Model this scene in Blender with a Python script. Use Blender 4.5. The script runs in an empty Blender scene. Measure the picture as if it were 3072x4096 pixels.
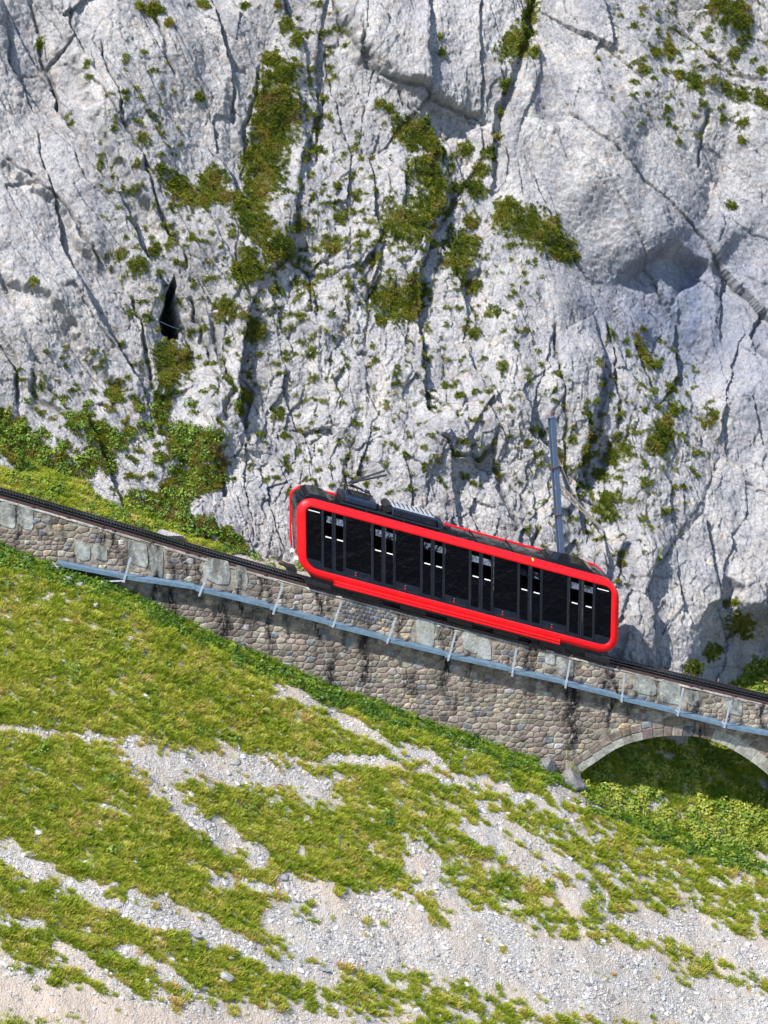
import bpy, math, random
import numpy as np
from mathutils import Vector, Matrix

random.seed(7)
RNG = np.random.default_rng(11)
SC = bpy.context.scene
COL = SC.collection

# ------------------------------------------------------------------ camera, sky, sun
PITCH = math.radians(18.0)
YAW = math.radians(11.0)                  # the track runs right and slightly away
DIST = 150.0
PPM = 23.5                                # pixels per metre at 150 m, 768 px wide
FPX = DIST * PPM
fwd = np.array([0, math.cos(PITCH), -math.sin(PITCH)])
rgt = np.array([1.0, 0, 0])
upv = np.array([0, math.sin(PITCH), math.cos(PITCH)])
CAM = -(DIST * fwd + (66 / PPM) * rgt - (108 / PPM) * upv)

cam_data = bpy.data.cameras.new('camera')
cam_data.sensor_fit = 'HORIZONTAL'
cam_data.sensor_width = 36.0
cam_data.lens = FPX / 768 * 36.0
cam_data.clip_start = 1.0
cam_data.clip_end = 2000.0
cam = bpy.data.objects.new('camera', cam_data)
COL.objects.link(cam)
cam.location = CAM
cam.rotation_euler = (math.pi / 2 - PITCH, 0, 0)
SC.camera = cam

SUN_DIR = np.array([-0.42, -0.42, 0.80]); SUN_DIR /= np.linalg.norm(SUN_DIR)
SUN_EL = math.asin(SUN_DIR[2])
SUN_AZ = math.atan2(SUN_DIR[0], SUN_DIR[1])      # clockwise from +Y
world = bpy.data.worlds.new('World'); SC.world = world
world.use_nodes = True
wn = world.node_tree.nodes; wl = world.node_tree.links
wn.clear()
sky = wn.new('ShaderNodeTexSky'); sky.sky_type = 'NISHITA'; sky.sun_disc = False
sky.sun_elevation = SUN_EL; sky.sun_rotation = SUN_AZ
sky.altitude = 1800
bg = wn.new('ShaderNodeBackground'); bg.inputs['Strength'].default_value = 0.15
wo = wn.new('ShaderNodeOutputWorld')
wl.new(sky.outputs[0], bg.inputs[0]); wl.new(bg.outputs[0], wo.inputs[0])
sun_d = bpy.data.lights.new('sun', 'SUN'); sun_d.energy = 5.0; sun_d.angle = math.radians(0.6)
sun_d.color = (1.0, 0.96, 0.90)
sun = bpy.data.objects.new('sun', sun_d); COL.objects.link(sun)
sun.rotation_euler = Vector(-SUN_DIR).to_track_quat('-Z', 'Y').to_euler()
SC.view_settings.view_transform = 'Standard'
SC.view_settings.look = 'None'
SC.view_settings.exposure = 1.08
SC.view_settings.gamma = 1.0
SC.view_settings.use_curve_mapping = False
SC.render.engine = 'CYCLES'
SC.cycles.max_bounces = 6
SC.cycles.transparent_max_bounces = 8

# ------------------------------------------------------------------ geometry of the place
cY, sY, tY = math.cos(YAW), math.sin(YAW), math.tan(YAW)
E1 = np.array([cY, sY, 0.0]); E2 = np.array([-sY, cY, 0.0]); E3 = np.array([0, 0, 1.0])

def ray(px, py):
    px = np.asarray(px, float) / 4; py = np.asarray(py, float) / 4
    return (fwd[:, None] * np.ones(px.size) + rgt[:, None] * ((px.ravel() - 384) / FPX)
            - upv[:, None] * ((py.ravel() - 512) / FPX)).T
def on_plane(px, py, w):
    """photo point -> world point on the upright plane that runs beside the track, w metres from its axis"""
    r = ray(px, py)
    t = (w - CAM @ E2) / (r @ E2)
    return CAM + r * t[:, None]
def P(px, py, w):
    return on_plane([px], [py], w)[0]
def project(Pw):
    d = np.asarray(Pw) - CAM
    z = d @ fwd
    return (384 + FPX * (d @ rgt) / z) * 4, (512 - FPX * (d @ upv) / z) * 4
def SW(s, w, z):
    s = np.asarray(s, float)
    return np.stack([s * cY - w * sY, s * sY + w * cY, z + 0 * s], -1)

trk = np.array([(-2600, 1360), (-1500, 1610), (-700, 1800), (-300, 1888), (0, 1960), (265, 2037), (530, 2114), (796, 2194), (995, 2252), (1200, 2309),
                (1800, 2468), (2450, 2638), (2694, 2698), (3072, 2788), (3500, 2888), (4200, 3050), (5600, 3370)], float)
_p = on_plane(trk[:, 0], trk[:, 1], 0.0)
_ss = np.linspace(-50, 50, 1001)
_tz = np.interp(_ss, _p @ E1, _p[:, 2])
_k = np.exp(-np.linspace(-2, 2, 31) ** 2); _k /= _k.sum()
_tz = np.convolve(np.pad(_tz, 15, mode='edge'), _k, 'valid')
def T(s): return np.interp(s, _ss, _tz)
MSL = float((T(5.5) - T(-5.5)) / 11.0)
wb = np.array([(-2600, 1150), (-800, 1900), (0, 2182), (133, 2232), (345, 2298), (464, 2344), (597, 2414), (729, 2480), (928, 2580), (1165, 2671),
               (1318, 2751), (1497, 2804), (1762, 2903), (2000, 2990), (2153, 3045), (2322, 3150), (2500, 3240), (2700, 3320),
               (3072, 3430), (3900, 3680), (5600, 4100)], float)
WF = -0.78                                # wall face
_p = on_plane(wb[:, 0], wb[:, 1], WF)
_bz = np.interp(_ss, _p @ E1, _p[:, 2])
_k2 = np.exp(-np.linspace(-2, 2, 9) ** 2); _k2 /= _k2.sum()
_bz = np.convolve(np.pad(_bz, 4, mode='edge'), _k2, 'valid')
def ZB(s): return np.interp(s, _ss, _bz)
def S_of(px, py=2500, w=0.0): return float(P(px, py, w) @ E1)

# ------------------------------------------------------------------ noise
def _h(ix, iy, seed):
    n = (ix.astype(np.int64) * 374761393 + iy.astype(np.int64) * 668265263 + seed * 1442695041) & 0xFFFFFFFF
    n = ((n ^ (n >> 13)) * 1274126177) & 0xFFFFFFFF
    n = ((n ^ (n >> 15)) * 2246822519) & 0xFFFFFFFF
    n ^= n >> 14
    return (n & 0xFFFFFF).astype(np.float32) / 16777216.0
def perlin(x, y, seed=0):
    xi = np.floor(x); yi = np.floor(y); fx = (x - xi).astype(np.float32); fy = (y - yi).astype(np.float32)
    xi = xi.astype(np.int64); yi = yi.astype(np.int64)
    u = fx * fx * (3 - 2 * fx); v = fy * fy * (3 - 2 * fy)
    def g(ix, iy, dx, dy):
        a = _h(ix, iy, seed) * 6.2831853
        return np.cos(a) * dx + np.sin(a) * dy
    a = g(xi, yi, fx, fy); b = g(xi + 1, yi, fx - 1, fy); c = g(xi, yi + 1, fx, fy - 1); d = g(xi + 1, yi + 1, fx - 1, fy - 1)
    return ((a + (b - a) * u) * (1 - v) + (c + (d - c) * u) * v) * 1.5
def fbm(x, y, o=4, seed=0, gain=0.5, ridged=False):
    t = 0; a = 1; n = 0
    for k in range(o):
        p = perlin(x, y, seed + k * 17)
        t = t + a * ((1 - 2 * np.abs(p)) if ridged else p)
        n += a; a *= gain; x = x * 2.03 + 5.1; y = y * 2.03 + 1.7
    return t / n
def cells(x, y, seed):
    """nearest cell: returns f1, f2, random a, b, c of the cell, and the offset from its centre"""
    xi = np.floor(x).astype(np.int64); yi = np.floor(y).astype(np.int64)
    f1 = np.full(x.shape, 9.0, np.float32); f2 = f1.copy()
    cx = np.zeros(x.shape, np.int64); cy = cx.copy(); ox = np.zeros(x.shape, np.float32); oy = ox.copy()
    for i in (-1, 0, 1):
        for j in (-1, 0, 1):
            a = xi + i; b = yi + j
            dx = (x - a - _h(a, b, seed)).astype(np.float32); dy = (y - b - _h(a, b, seed + 5)).astype(np.float32)
            d = dx * dx + dy * dy
            m = d < f1
            f2 = np.where(m, f1, np.minimum(f2, d))
            cx = np.where(m, a, cx); cy = np.where(m, b, cy); ox = np.where(m, dx, ox); oy = np.where(m, dy, oy)
            f1 = np.where(m, d, f1)
    return np.sqrt(f1), np.sqrt(f2), _h(cx, cy, seed + 9), _h(cx, cy, seed + 13), _h(cx, cy, seed + 21), ox, oy
def sst(a, b, x):
    t = np.clip((x - a) / (b - a), 0, 1)
    return t * t * (3 - 2 * t)
def seg_dist(X, Y, pts):
    """distance to a polyline, signed side, and the parameter 0..1 along it"""
    best = np.full(X.shape, 1e9, np.float32); side = np.ones(X.shape, np.float32); par = np.zeros(X.shape, np.float32)
    n = len(pts) - 1
    for i in range(n):
        (x0, y0), (x1, y1) = pts[i][:2], pts[i + 1][:2]
        dx, dy = x1 - x0, y1 - y0; L = dx * dx + dy * dy + 1e-9
        t = np.clip(((X - x0) * dx + (Y - y0) * dy) / L, 0, 1)
        ex = X - x0 - t * dx; ey = Y - y0 - t * dy
        d = np.sqrt(ex * ex + ey * ey)
        m = d < best
        best = np.where(m, d, best); side = np.where(m, np.sign(dx * (Y - y0) - dy * (X - x0)), side)
        par = np.where(m, (i + t) / n, par)
    return best, side, par

# ------------------------------------------------------------------ materials
def mat(name):
    m = bpy.data.materials.new(name); m.use_nodes = True
    nt = m.node_tree; b = nt.nodes['Principled BSDF']
    return m, nt, b
def N(nt, t, **kw):
    n = nt.nodes.new(t)
    for k, v in kw.items():
        if k in n.bl_rna.properties: setattr(n, k, v)
        else: n.inputs[k.replace('_', ' ')].default_value = v
    return n
def pos(nt, scale=(1, 1, 1), rot=(0, 0, 0)):
    g = nt.nodes.new('ShaderNodeNewGeometry'); mp = nt.nodes.new('ShaderNodeMapping')
    mp.inputs['Scale'].default_value = scale; mp.inputs['Rotation'].default_value = rot
    nt.links.new(g.outputs['Position'], mp.inputs['Vector']); return mp.outputs[0]
def noise(nt, vec, scale, detail=6, rough=0.6, dist=0.0):
    n = N(nt, 'ShaderNodeTexNoise', Scale=scale, Detail=detail, Roughness=rough, Distortion=dist)
    nt.links.new(vec, n.inputs['Vector']); return n.outputs['Fac']
def ramp(nt, fac, stops):
    r = nt.nodes.new('ShaderNodeValToRGB'); e = r.color_ramp.elements
    while len(e) < len(stops): e.new(0.5)
    for i, (p, c) in enumerate(stops):
        e[i].position = p; e[i].color = (c if len(c) == 4 else (*c, 1)) if not isinstance(c, (int, float)) else (c, c, c, 1)
    nt.links.new(fac, r.inputs[0]); return r.outputs[0]
def mixc(nt, fac, a, b, mode='MIX'):
    m = nt.nodes.new('ShaderNodeMix'); m.data_type = 'RGBA'; m.blend_type = mode
    for sock, v in ((m.inputs[0], fac), (m.inputs[6], a), (m.inputs[7], b)):
        if isinstance(v, bpy.types.NodeSocket): nt.links.new(v, sock)
        elif isinstance(v, (int, float)): sock.default_value = v
        else: sock.default_value = (*v, 1)
    return m.outputs[2]
def attr(nt, name, typ='GEOMETRY'):
    a = nt.nodes.new('ShaderNodeAttribute'); a.attribute_name = name; a.attribute_type = typ; return a
def math_(nt, op, a, b=None, c=None):
    m = nt.nodes.new('ShaderNodeMath'); m.operation = op
    for i, v in enumerate((a, b, c)):
        if v is None: continue
        if isinstance(v, bpy.types.NodeSocket): nt.links.new(v, m.inputs[i])
        else: m.inputs[i].default_value = v
    return m.outputs[0]
def bump(nt, b, h, strength=0.6, dist=0.03, prev=None):
    n = nt.nodes.new('ShaderNodeBump'); n.inputs['Strength'].default_value = strength; n.inputs['Distance'].default_value = dist
    nt.links.new(h, n.inputs['Height'])
    if prev is not None: nt.links.new(prev, n.inputs['Normal'])
    nt.links.new(n.outputs[0], b.inputs['Normal']); return n.outputs[0]
def plain(name, col, rough=0.5, metal=0.0, var=0.0, vscale=6.0, coat=0.0, spec=0.5):
    m, nt, b = mat(name)
    b.inputs['Roughness'].default_value = rough; b.inputs['Metallic'].default_value = metal
    b.inputs['Coat Weight'].default_value = coat; b.inputs['Specular IOR Level'].default_value = spec
    if var:
        f = noise(nt, pos(nt), vscale, 5, 0.65)
        c = ramp(nt, f, [(0.3, tuple(x * (1 - var) for x in col)), (0.7, tuple(min(1, x * (1 + var)) for x in col))])
        nt.links.new(c, b.inputs['Base Color'])
        nt.links.new(ramp(nt, f, [(0.3, max(0, rough - 0.08)), (0.7, min(1, rough + 0.08))]), b.inputs['Roughness'])
    else: b.inputs['Base Color'].default_value = (*col, 1)
    return m

def rock_material(name, stained=False):
    m, nt, b = mat(name)
    v = pos(nt)
    big = noise(nt, v, 0.22, 5, 0.6, 0.4)
    c1 = ramp(nt, big, [(0.36, (0.19, 0.195, 0.225)), (0.5, (0.31, 0.31, 0.33)), (0.64, (0.41, 0.395, 0.38))])
    mid = noise(nt, pos(nt, (1.4, 1.4, 0.7), (0, 0.4, 0)), 1.7, 9, 0.68)
    c2 = mixc(nt, 0.55, c1, ramp(nt, mid, [(0.36, (0.12, 0.12, 0.14)), (0.46, (0.29, 0.29, 0.31)), (0.6, (0.46, 0.455, 0.455))]))
    fine = noise(nt, v, 9.0, 9, 0.75)
    c3 = mixc(nt, 0.55, c2, ramp(nt, fine, [(0.37, (0.09, 0.088, 0.10)), (0.46, (0.35, 0.35, 0.365)), (0.64, (0.54, 0.535, 0.525))]))
    # ochre iron veins
    vn = noise(nt, v, 0.55, 8, 0.62, 0.6)
    vein = math_(nt, 'ABSOLUTE', math_(nt, 'SUBTRACT', vn, 0.5))
    c4 = mixc(nt, ramp(nt, vein, [(0.0, 0.40), (0.010, 0.0)]), c3, (0.50, 0.33, 0.17))
    tan = noise(nt, v, 1.1, 6, 0.7)
    c4 = mixc(nt, ramp(nt, tan, [(0.55, 0.0), (0.75, 0.35)]), c4, (0.42, 0.34, 0.25))
    # patchy weathering and hairline fissures
    c4 = mixc(nt, 1.0, c4, ramp(nt, noise(nt, pos(nt, (1, 1, 0.6), (0, 0.45, 0)), 0.75, 9, 0.66), [(0.38, (0.60, 0.60, 0.62)), (0.5, (0.79, 0.78, 0.77)), (0.62, (0.95, 0.92, 0.88))]), 'MULTIPLY')
    for sc_, rt_, wdt in (((2.6, 2.6, 0.8), 0.5, 0.012), ((1.3, 1.3, 0.5), -0.15, 0.008), ((4.5, 4.5, 3.2), -0.9, 0.010)):
        fn = noise(nt, pos(nt, sc_, (0, rt_, 0)), 1.0, 9, 0.62, 0.3)
        fl = ramp(nt, math_(nt, 'ABSOLUTE', math_(nt, 'SUBTRACT', fn, 0.5)), [(0.0, 0.8), (wdt, 0.0)])
        fl = math_(nt, 'MULTIPLY', fl, ramp(nt, noise(nt, v, 0.9 + sc_[0] * .2, 4, 0.6), [(0.45, 0.0), (0.58, 1.0)]))
        c4 = mixc(nt, fl, c4, (0.06, 0.06, 0.065))
    # shade of joints and cave painted in as dark colour, with lichen and soil
    cr = attr(nt, 'crack').outputs['Fac']
    cn = math_(nt, 'MULTIPLY', cr, ramp(nt, noise(nt, v, 3.0, 6, 0.7), [(0.30, 0.3), (0.58, 1.0)]))
    c5 = mixc(nt, cn, c4, (0.065, 0.065, 0.062))
    wt = attr(nt, 'wet_shade').outputs['Fac']  # blue-grey of the shaded hollow as colour, plus damp streaks
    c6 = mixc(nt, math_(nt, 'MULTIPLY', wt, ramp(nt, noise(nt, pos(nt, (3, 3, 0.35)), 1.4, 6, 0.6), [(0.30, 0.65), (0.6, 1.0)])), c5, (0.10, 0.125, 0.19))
    vg = attr(nt, 'veg').outputs['Fac']
    gn = noise(nt, v, 7.0, 6, 0.7)
    gcol = ramp(nt, gn, [(0.3, (0.03, 0.04, 0.008)), (0.5, (0.075, 0.09, 0.018)), (0.7, (0.18, 0.14, 0.07))])
    c7 = mixc(nt, vg, c6, gcol)
    nt.links.new(c7, b.inputs['Base Color'])
    b.inputs['Roughness'].default_value = 0.88; b.inputs['Specular IOR Level'].default_value = 0.25
    h1 = noise(nt, pos(nt, (1, 1, 0.6), (0, 0.4, 0)), 3.2, 12, 0.74)
    h2 = N(nt, 'ShaderNodeTexVoronoi', feature='DISTANCE_TO_EDGE', Scale=2.6)
    vv = nt.nodes.new('ShaderNodeVectorMath'); vv.operation = 'ADD'
    nz = N(nt, 'ShaderNodeTexNoise', Scale=2.2, Detail=6.0); nt.links.new(v, nz.inputs['Vector'])
    sc = nt.nodes.new('ShaderNodeVectorMath'); sc.operation = 'SCALE'; sc.inputs['Scale'].default_value = 0.7
    nt.links.new(nz.outputs['Color'], sc.inputs[0]); nt.links.new(pos(nt, (1.3, 1.3, 0.55), (0, 0.35, 0)), vv.inputs[0]); nt.links.new(sc.outputs[0], vv.inputs[1])
    nt.links.new(vv.outputs[0], h2.inputs['Vector'])
    crk = ramp(nt, h2.outputs['Distance'], [(0.0, 0.0), (0.05, 1.0)])
    p = bump(nt, b, h1, 0.9, 0.15)
    p = bump(nt, b, crk, 0.28, 0.04, p)
    bump(nt, b, noise(nt, v, 14, 8, 0.75), 0.8, 0.045, p)
    return m

M = {}
M['rock'] = rock_material('limestone')
M['red'] = plain('red_paint', (0.68, 0.006, 0.010), 0.42, 0, 0.05, 2.0, spec=0.25)
M['darkred'] = plain('red_paint_groove', (0.72, 0.012, 0.018), 0.4, 0, 0.06, 2.0)
M['satin'] = plain('anthracite_panel', (0.006, 0.008, 0.013), 0.35, 0.0, 0.25, 3.0, spec=0.3)
M['satin2'] = plain('anthracite_lower_panel', (0.010, 0.013, 0.022), 0.3, 0.0, 0.2, 3.0, spec=0.3)
M['rubber'] = plain('black_rubber', (0.006, 0.006, 0.008), 0.6)
M['white'] = plain('white_marking', (0.75, 0.76, 0.72), 0.45)
M['yellow'] = plain('yellow_marking', (0.8, 0.6, 0.08), 0.45)
M['steel_dark'] = plain('dark_rail_steel', (0.022, 0.021, 0.024), 0.42, 0.6, 0.4, 9.0)
M['steel_rail'] = plain('worn_rail_steel', (0.16, 0.17, 0.20), 0.28, 0.9, 0.3, 12.0)
M['rust'] = plain('rusty_steel', (0.060, 0.030, 0.026), 0.75, 0.2, 0.5, 8.0)
M['navy'] = plain('navy_equipment', (0.010, 0.019, 0.038), 0.38, 0.1, 0.3, 6.0)
M['black'] = plain('black_equipment', (0.008, 0.009, 0.012), 0.45, 0.1, 0.3, 6.0)
M['alu'] = plain('bare_aluminium', (0.55, 0.56, 0.58), 0.4, 0.6, 0.15, 9.0)
M['galv'] = plain('galvanised_tray', (0.13, 0.20, 0.27), 0.5, 0.35, 0.25, 3.5)
M['galvpost'] = plain('galvanised_post', (0.38, 0.43, 0.48), 0.45, 0.4, 0.2, 8.0)
M['insul'] = plain('brown_insulator', (0.18, 0.035, 0.025), 0.3)
M['wire'] = plain('stay_wire', (0.75, 0.60, 0.45), 0.5, 0.0, 0.3, 5.0)
M['wire2'] = plain('overhead_wire', (0.10, 0.09, 0.085), 0.5, 0.5)

def mast_material():
    m, nt, b = mat('blue_grey_painted_steel')
    v = pos(nt, (6, 6, 0.8))
    f = noise(nt, v, 1.6, 8, 0.7)
    c = mixc(nt, ramp(nt, f, [(0.55, 0.0), (0.66, 0.9)]), (0.095, 0.14, 0.22), (0.17, 0.09, 0.05))
    nt.links.new(c, b.inputs['Base Color']); b.inputs['Roughness'].default_value = 0.5; b.inputs['Metallic'].default_value = 0.2
    return m
M['mast'] = mast_material()
def glass_material():
    m, nt, b = mat('dark_tinted_glass')
    b.inputs['Base Color'].default_value = (0.003, 0.0032, 0.005, 1)
    b.inputs['Roughness'].default_value = 0.05; b.inputs['IOR'].default_value = 1.6
    n = noise(nt, pos(nt), 1.8, 4, 0.6)
    bump(nt, b, n, 0.5, 0.06)
    return m
M['glass'] = glass_material()
M['roof'] = plain('tinted_roof_glass', (0.006, 0.007, 0.010), 0.10, spec=0.16)
def seeglass():
    m, nt, b = mat('clear_tinted_glass')
    tr = nt.nodes.new('ShaderNodeBsdfTransparent'); tr.inputs[0].default_value = (0.80, 0.85, 0.92, 1)
    gl = nt.nodes.new('ShaderNodeBsdfGlossy'); gl.inputs['Roughness'].default_value = 0.04
    fr = nt.nodes.new('ShaderNodeFresnel'); fr.inputs[0].default_value = 1.5
    mx = nt.nodes.new('ShaderNodeMixShader'); out = nt.nodes['Material Output']
    nt.links.new(fr.outputs[0], mx.inputs[0]); nt.links.new(tr.outputs[0], mx.inputs[1]); nt.links.new(gl.outputs[0], mx.inputs[2])
    nt.links.new(mx.outputs[0], out.inputs['Surface']); nt.nodes.remove(b)
    return m
M['clear'] = seeglass()

def masonry(name, base_from_attr=True, col=(0.26, 0.24, 0.215)):
    m, nt, b = mat(name)
    v = pos(nt)
    f = noise(nt, v, 5.0, 9, 0.7)
    if base_from_attr:
        c0 = attr(nt, 'tone').outputs['Color']
    else:
        c0 = mixc(nt, ramp(nt, noise(nt, v, 1.2, 6, 0.65), [(0.4, 0.0), (0.6, 1.0)]), col, tuple(x * 0.62 for x in col))
    c = mixc(nt, 1.0, c0, ramp(nt, f, [(0.28, 0.55), (0.5, 0.95), (0.72, 1.5)]), 'MULTIPLY')
    c = mixc(nt, ramp(nt, noise(nt, v, 22, 5, 0.7), [(0.56, 0.0), (0.68, 0.4)]), c, (0.36, 0.35, 0.33))
    st = attr(nt, 'stain').outputs['Fac']
    sn = math_(nt, 'MULTIPLY', st, ramp(nt, noise(nt, pos(nt, (5, 5, 2.0)), 1.5, 8, 0.72), [(0.38, 0.0), (0.52, 1.0)]))
    c = mixc(nt, sn, c, (0.012, 0.011, 0.012))
    # run-off down the face
    ro = noise(nt, pos(nt, (1.6, 1.6, 0.16)), 1.0, 6, 0.6)
    c = mixc(nt, ramp(nt, ro, [(0.54, 0.0), (0.70, 0.55)]), c, (0.075, 0.055, 0.042))
    nt.links.new(c, b.inputs['Base Color']); b.inputs['Roughness'].default_value = 0.9; b.inputs['Specular IOR Level'].default_value = 0.2
    bump(nt, b, noise(nt, v, 8, 10, 0.72), 0.8, 0.05)
    return m
M['stone'] = masonry('rubble_stone')
M['mortar'] = masonry('lime_mortar', False, (0.30, 0.26, 0.21))
M['concrete'] = masonry('pale_concrete', False, (0.34, 0.345, 0.315))

def ground_material():
    m, nt, b = mat('mountain_ground')
    v = pos(nt)
    peb = N(nt, 'ShaderNodeTexVoronoi', Scale=13.0); nt.links.new(v, peb.inputs['Vector'])
    pn = noise(nt, v, 6.0, 8, 0.7)
    grav = mixc(nt, 0.5, ramp(nt, pn, [(0.32, (0.15, 0.138, 0.125)), (0.5, (0.265, 0.25, 0.23)), (0.68, (0.37, 0.355, 0.34))]),
                ramp(nt, peb.outputs['Color'], [(0.2, (0.20, 0.19, 0.18)), (0.8, (0.45, 0.44, 0.43))]))
    sand = mixc(nt, ramp(nt, noise(nt, v, 0.7, 5, 0.6), [(0.36, 0.0), (0.60, 0.8)]), grav, (0.31, 0.26, 0.21))
    sa = attr(nt, 'sand').outputs['Fac']
    sand = mixc(nt, math_(nt, 'MULTIPLY', sa, 0.8), sand, mixc(nt, pn, (0.37, 0.295, 0.23), (0.32, 0.265, 0.22)))
    g = attr(nt, 'veg').outputs['Fac']
    gn = noise(nt, v, 3.0, 8, 0.7)
    gc = ramp(nt, gn, [(0.3, (0.10, 0.13, 0.018)), (0.5, (0.19, 0.20, 0.04)), (0.7, (0.30, 0.25, 0.12))])
    c = mixc(nt, g, sand, gc)
    nt.links.new(c, b.inputs['Base Color']); b.inputs['Roughness'].default_value = 0.95; b.inputs['Specular IOR Level'].default_value = 0.15
    p = bump(nt, b, noise(nt, v, 5, 9, 0.7), 0.7, 0.10)
    bump(nt, b, peb.outputs['Distance'], 0.55, 0.05, p)
    return m
M['ground'] = ground_material()
def leaf_material(name, stops, rough=0.6, transl=0.45):
    m, nt, b = mat(name)
    t = attr(nt, 'tint', 'INSTANCER').outputs['Fac']
    c = ramp(nt, t, stops)
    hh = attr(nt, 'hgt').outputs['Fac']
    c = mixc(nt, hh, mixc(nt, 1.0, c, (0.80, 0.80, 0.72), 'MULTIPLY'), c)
    nt.links.new(c, b.inputs['Base Color']); b.inputs['Roughness'].default_value = rough; b.inputs['Specular IOR Level'].default_value = 0.25
    tr = nt.nodes.new('ShaderNodeBsdfTranslucent'); nt.links.new(c, tr.inputs[0])
    mx = nt.nodes.new('ShaderNodeMixShader'); mx.inputs[0].default_value = transl
    nt.links.new(b.outputs[0], mx.inputs[1]); nt.links.new(tr.outputs[0], mx.inputs[2])
    nt.links.new(mx.outputs[0], nt.nodes['Material Output'].inputs['Surface'])
    return m
M['grass'] = leaf_material('alpine_grass', [(0.0, (0.10, 0.19, 0.014)), (0.30, (0.25, 0.325, 0.022)), (0.62, (0.42, 0.43, 0.055)), (0.84, (0.52, 0.44, 0.13)), (1.0, (0.54, 0.34, 0.15))])
M['cushion'] = leaf_material('ledge_grass', [(0.0, (0.045, 0.08, 0.008)), (0.35, (0.11, 0.15, 0.012)), (0.6, (0.22, 0.23, 0.02)), (0.8, (0.28, 0.20, 0.06)), (1.0, (0.24, 0.13, 0.065))])
M['leaf'] = leaf_material('broad_leaves', [(0.0, (0.04, 0.095, 0.012)), (0.5, (0.13, 0.21, 0.022)), (1.0, (0.32, 0.33, 0.05))], 0.5, 0.3)
def scree_material():
    m, nt, b = mat('scree_rock')
    t = attr(nt, 'tint', 'INSTANCER').outputs['Fac']
    c = ramp(nt, t, [(0.0, (0.14, 0.135, 0.13)), (0.45, (0.27, 0.262, 0.258)), (0.8, (0.42, 0.41, 0.41)), (1.0, (0.42, 0.34, 0.25))])
    nt.links.new(c, b.inputs['Base Color']); b.inputs['Roughness'].default_value = 0.9; b.inputs['Specular IOR Level'].default_value = 0.2
    return m
M['scree'] = scree_material()

# ------------------------------------------------------------------ object helpers
ZERO = np.zeros(3)
def mesh_of(name, V, F, mats, smooth=False, attrs=None, midx=None, origin=ZERO):
    me = bpy.data.meshes.new(name)
    V = np.asarray(V, float) - origin
    me.from_pydata([tuple(v) for v in V], [], F)
    for k in (mats if isinstance(mats, (list, tuple)) else [mats]): me.materials.append(k)
    if midx is not None: me.polygons.foreach_set('material_index', midx)
    if smooth: me.polygons.foreach_set('use_smooth', [True] * len(me.polygons))
    for k, a in (attrs or {}).items():
        a = np.asarray(a, np.float32)
        if a.ndim == 1:
            at = me.attributes.new(k, 'FLOAT', 'POINT'); at.data.foreach_set('value', a)
        else:
            at = me.attributes.new(k, 'FLOAT_COLOR', 'POINT'); at.data.foreach_set('color', np.hstack([a, np.ones((len(a), 1), np.float32)]).ravel())
    me.update(); return me
def root(name, loc, label, cat, group=None):
    o = bpy.data.objects.new(name, None); COL.objects.link(o); o.location = loc; o.empty_display_size = 0.3
    tag(o, label, cat, group); return o
def tag(o, label=None, cat=None, group=None, kind=None):
    if label: o['label'] = label
    if cat: o['category'] = cat
    if group: o['group'] = group
    if kind: o['kind'] = kind
    return o
def root_loc(o):
    while o.parent: o = o.parent
    return np.array(o.location)
def link(name, me, parent=None):
    o = bpy.data.objects.new(name, me); COL.objects.link(o)
    if parent is not None: o.parent = parent
    return o
def part(name, V, F, m, parent, smooth=False, bevel=0.0, **kw):
    me = mesh_of(name, V, F, m, smooth, origin=root_loc(parent), **kw)
    o = link(name, me, parent)
    if bevel:
        md = o.modifiers.new('bevel', 'BEVEL'); md.width = bevel; md.segments = 2; md.limit_method = 'ANGLE'
    return o
class MB:
    def __init__(s): s.V = []; s.F = []
    def add(s, V, F):
        n = len(s.V); s.V += [tuple(map(float, v)) for v in V]; s.F += [tuple(i + n for i in f) for f in F]; return s
    def hexa(s, c8):
        return s.add(c8, [(0, 3, 2, 1), (4, 5, 6, 7), (0, 1, 5, 4), (1, 2, 6, 5), (2, 3, 7, 6), (3, 0, 4, 7)])
    def box(s, c, ax, hs):
        c = np.asarray(c); a, b, d = [np.asarray(x) * h for x, h in zip(ax, hs)]
        return s.hexa([c - a - b - d, c + a - b - d, c + a + b - d, c - a + b - d, c - a - b + d, c + a - b + d, c + a + b + d, c - a + b + d])
    def tube(s, p0, p1, r0, r1=None, n=8, cap=True):
        r1 = r0 if r1 is None else r1
        p0 = np.asarray(p0, float); p1 = np.asarray(p1, float); d = p1 - p0; d /= np.linalg.norm(d)
        u = np.cross(d, [0, 0, 1]) if abs(d[2]) < 0.9 else np.cross(d, [1, 0, 0]); u /= np.linalg.norm(u); v = np.cross(d, u)
        V = []
        for p, r in ((p0, r0), (p1, r1)):
            for k in range(n):
                a = 2 * math.pi * k / n; V.append(p + r * (math.cos(a) * u + math.sin(a) * v))
        F = [(k, (k + 1) % n, n + (k + 1) % n, n + k) for k in range(n)]
        if cap: F += [tuple(range(n - 1, -1, -1)), tuple(range(n, 2 * n))]
        return s.add(V, F)
    def part(s, name, m, parent, **kw): return part(name, s.V, s.F, m, parent, **kw)

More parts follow.
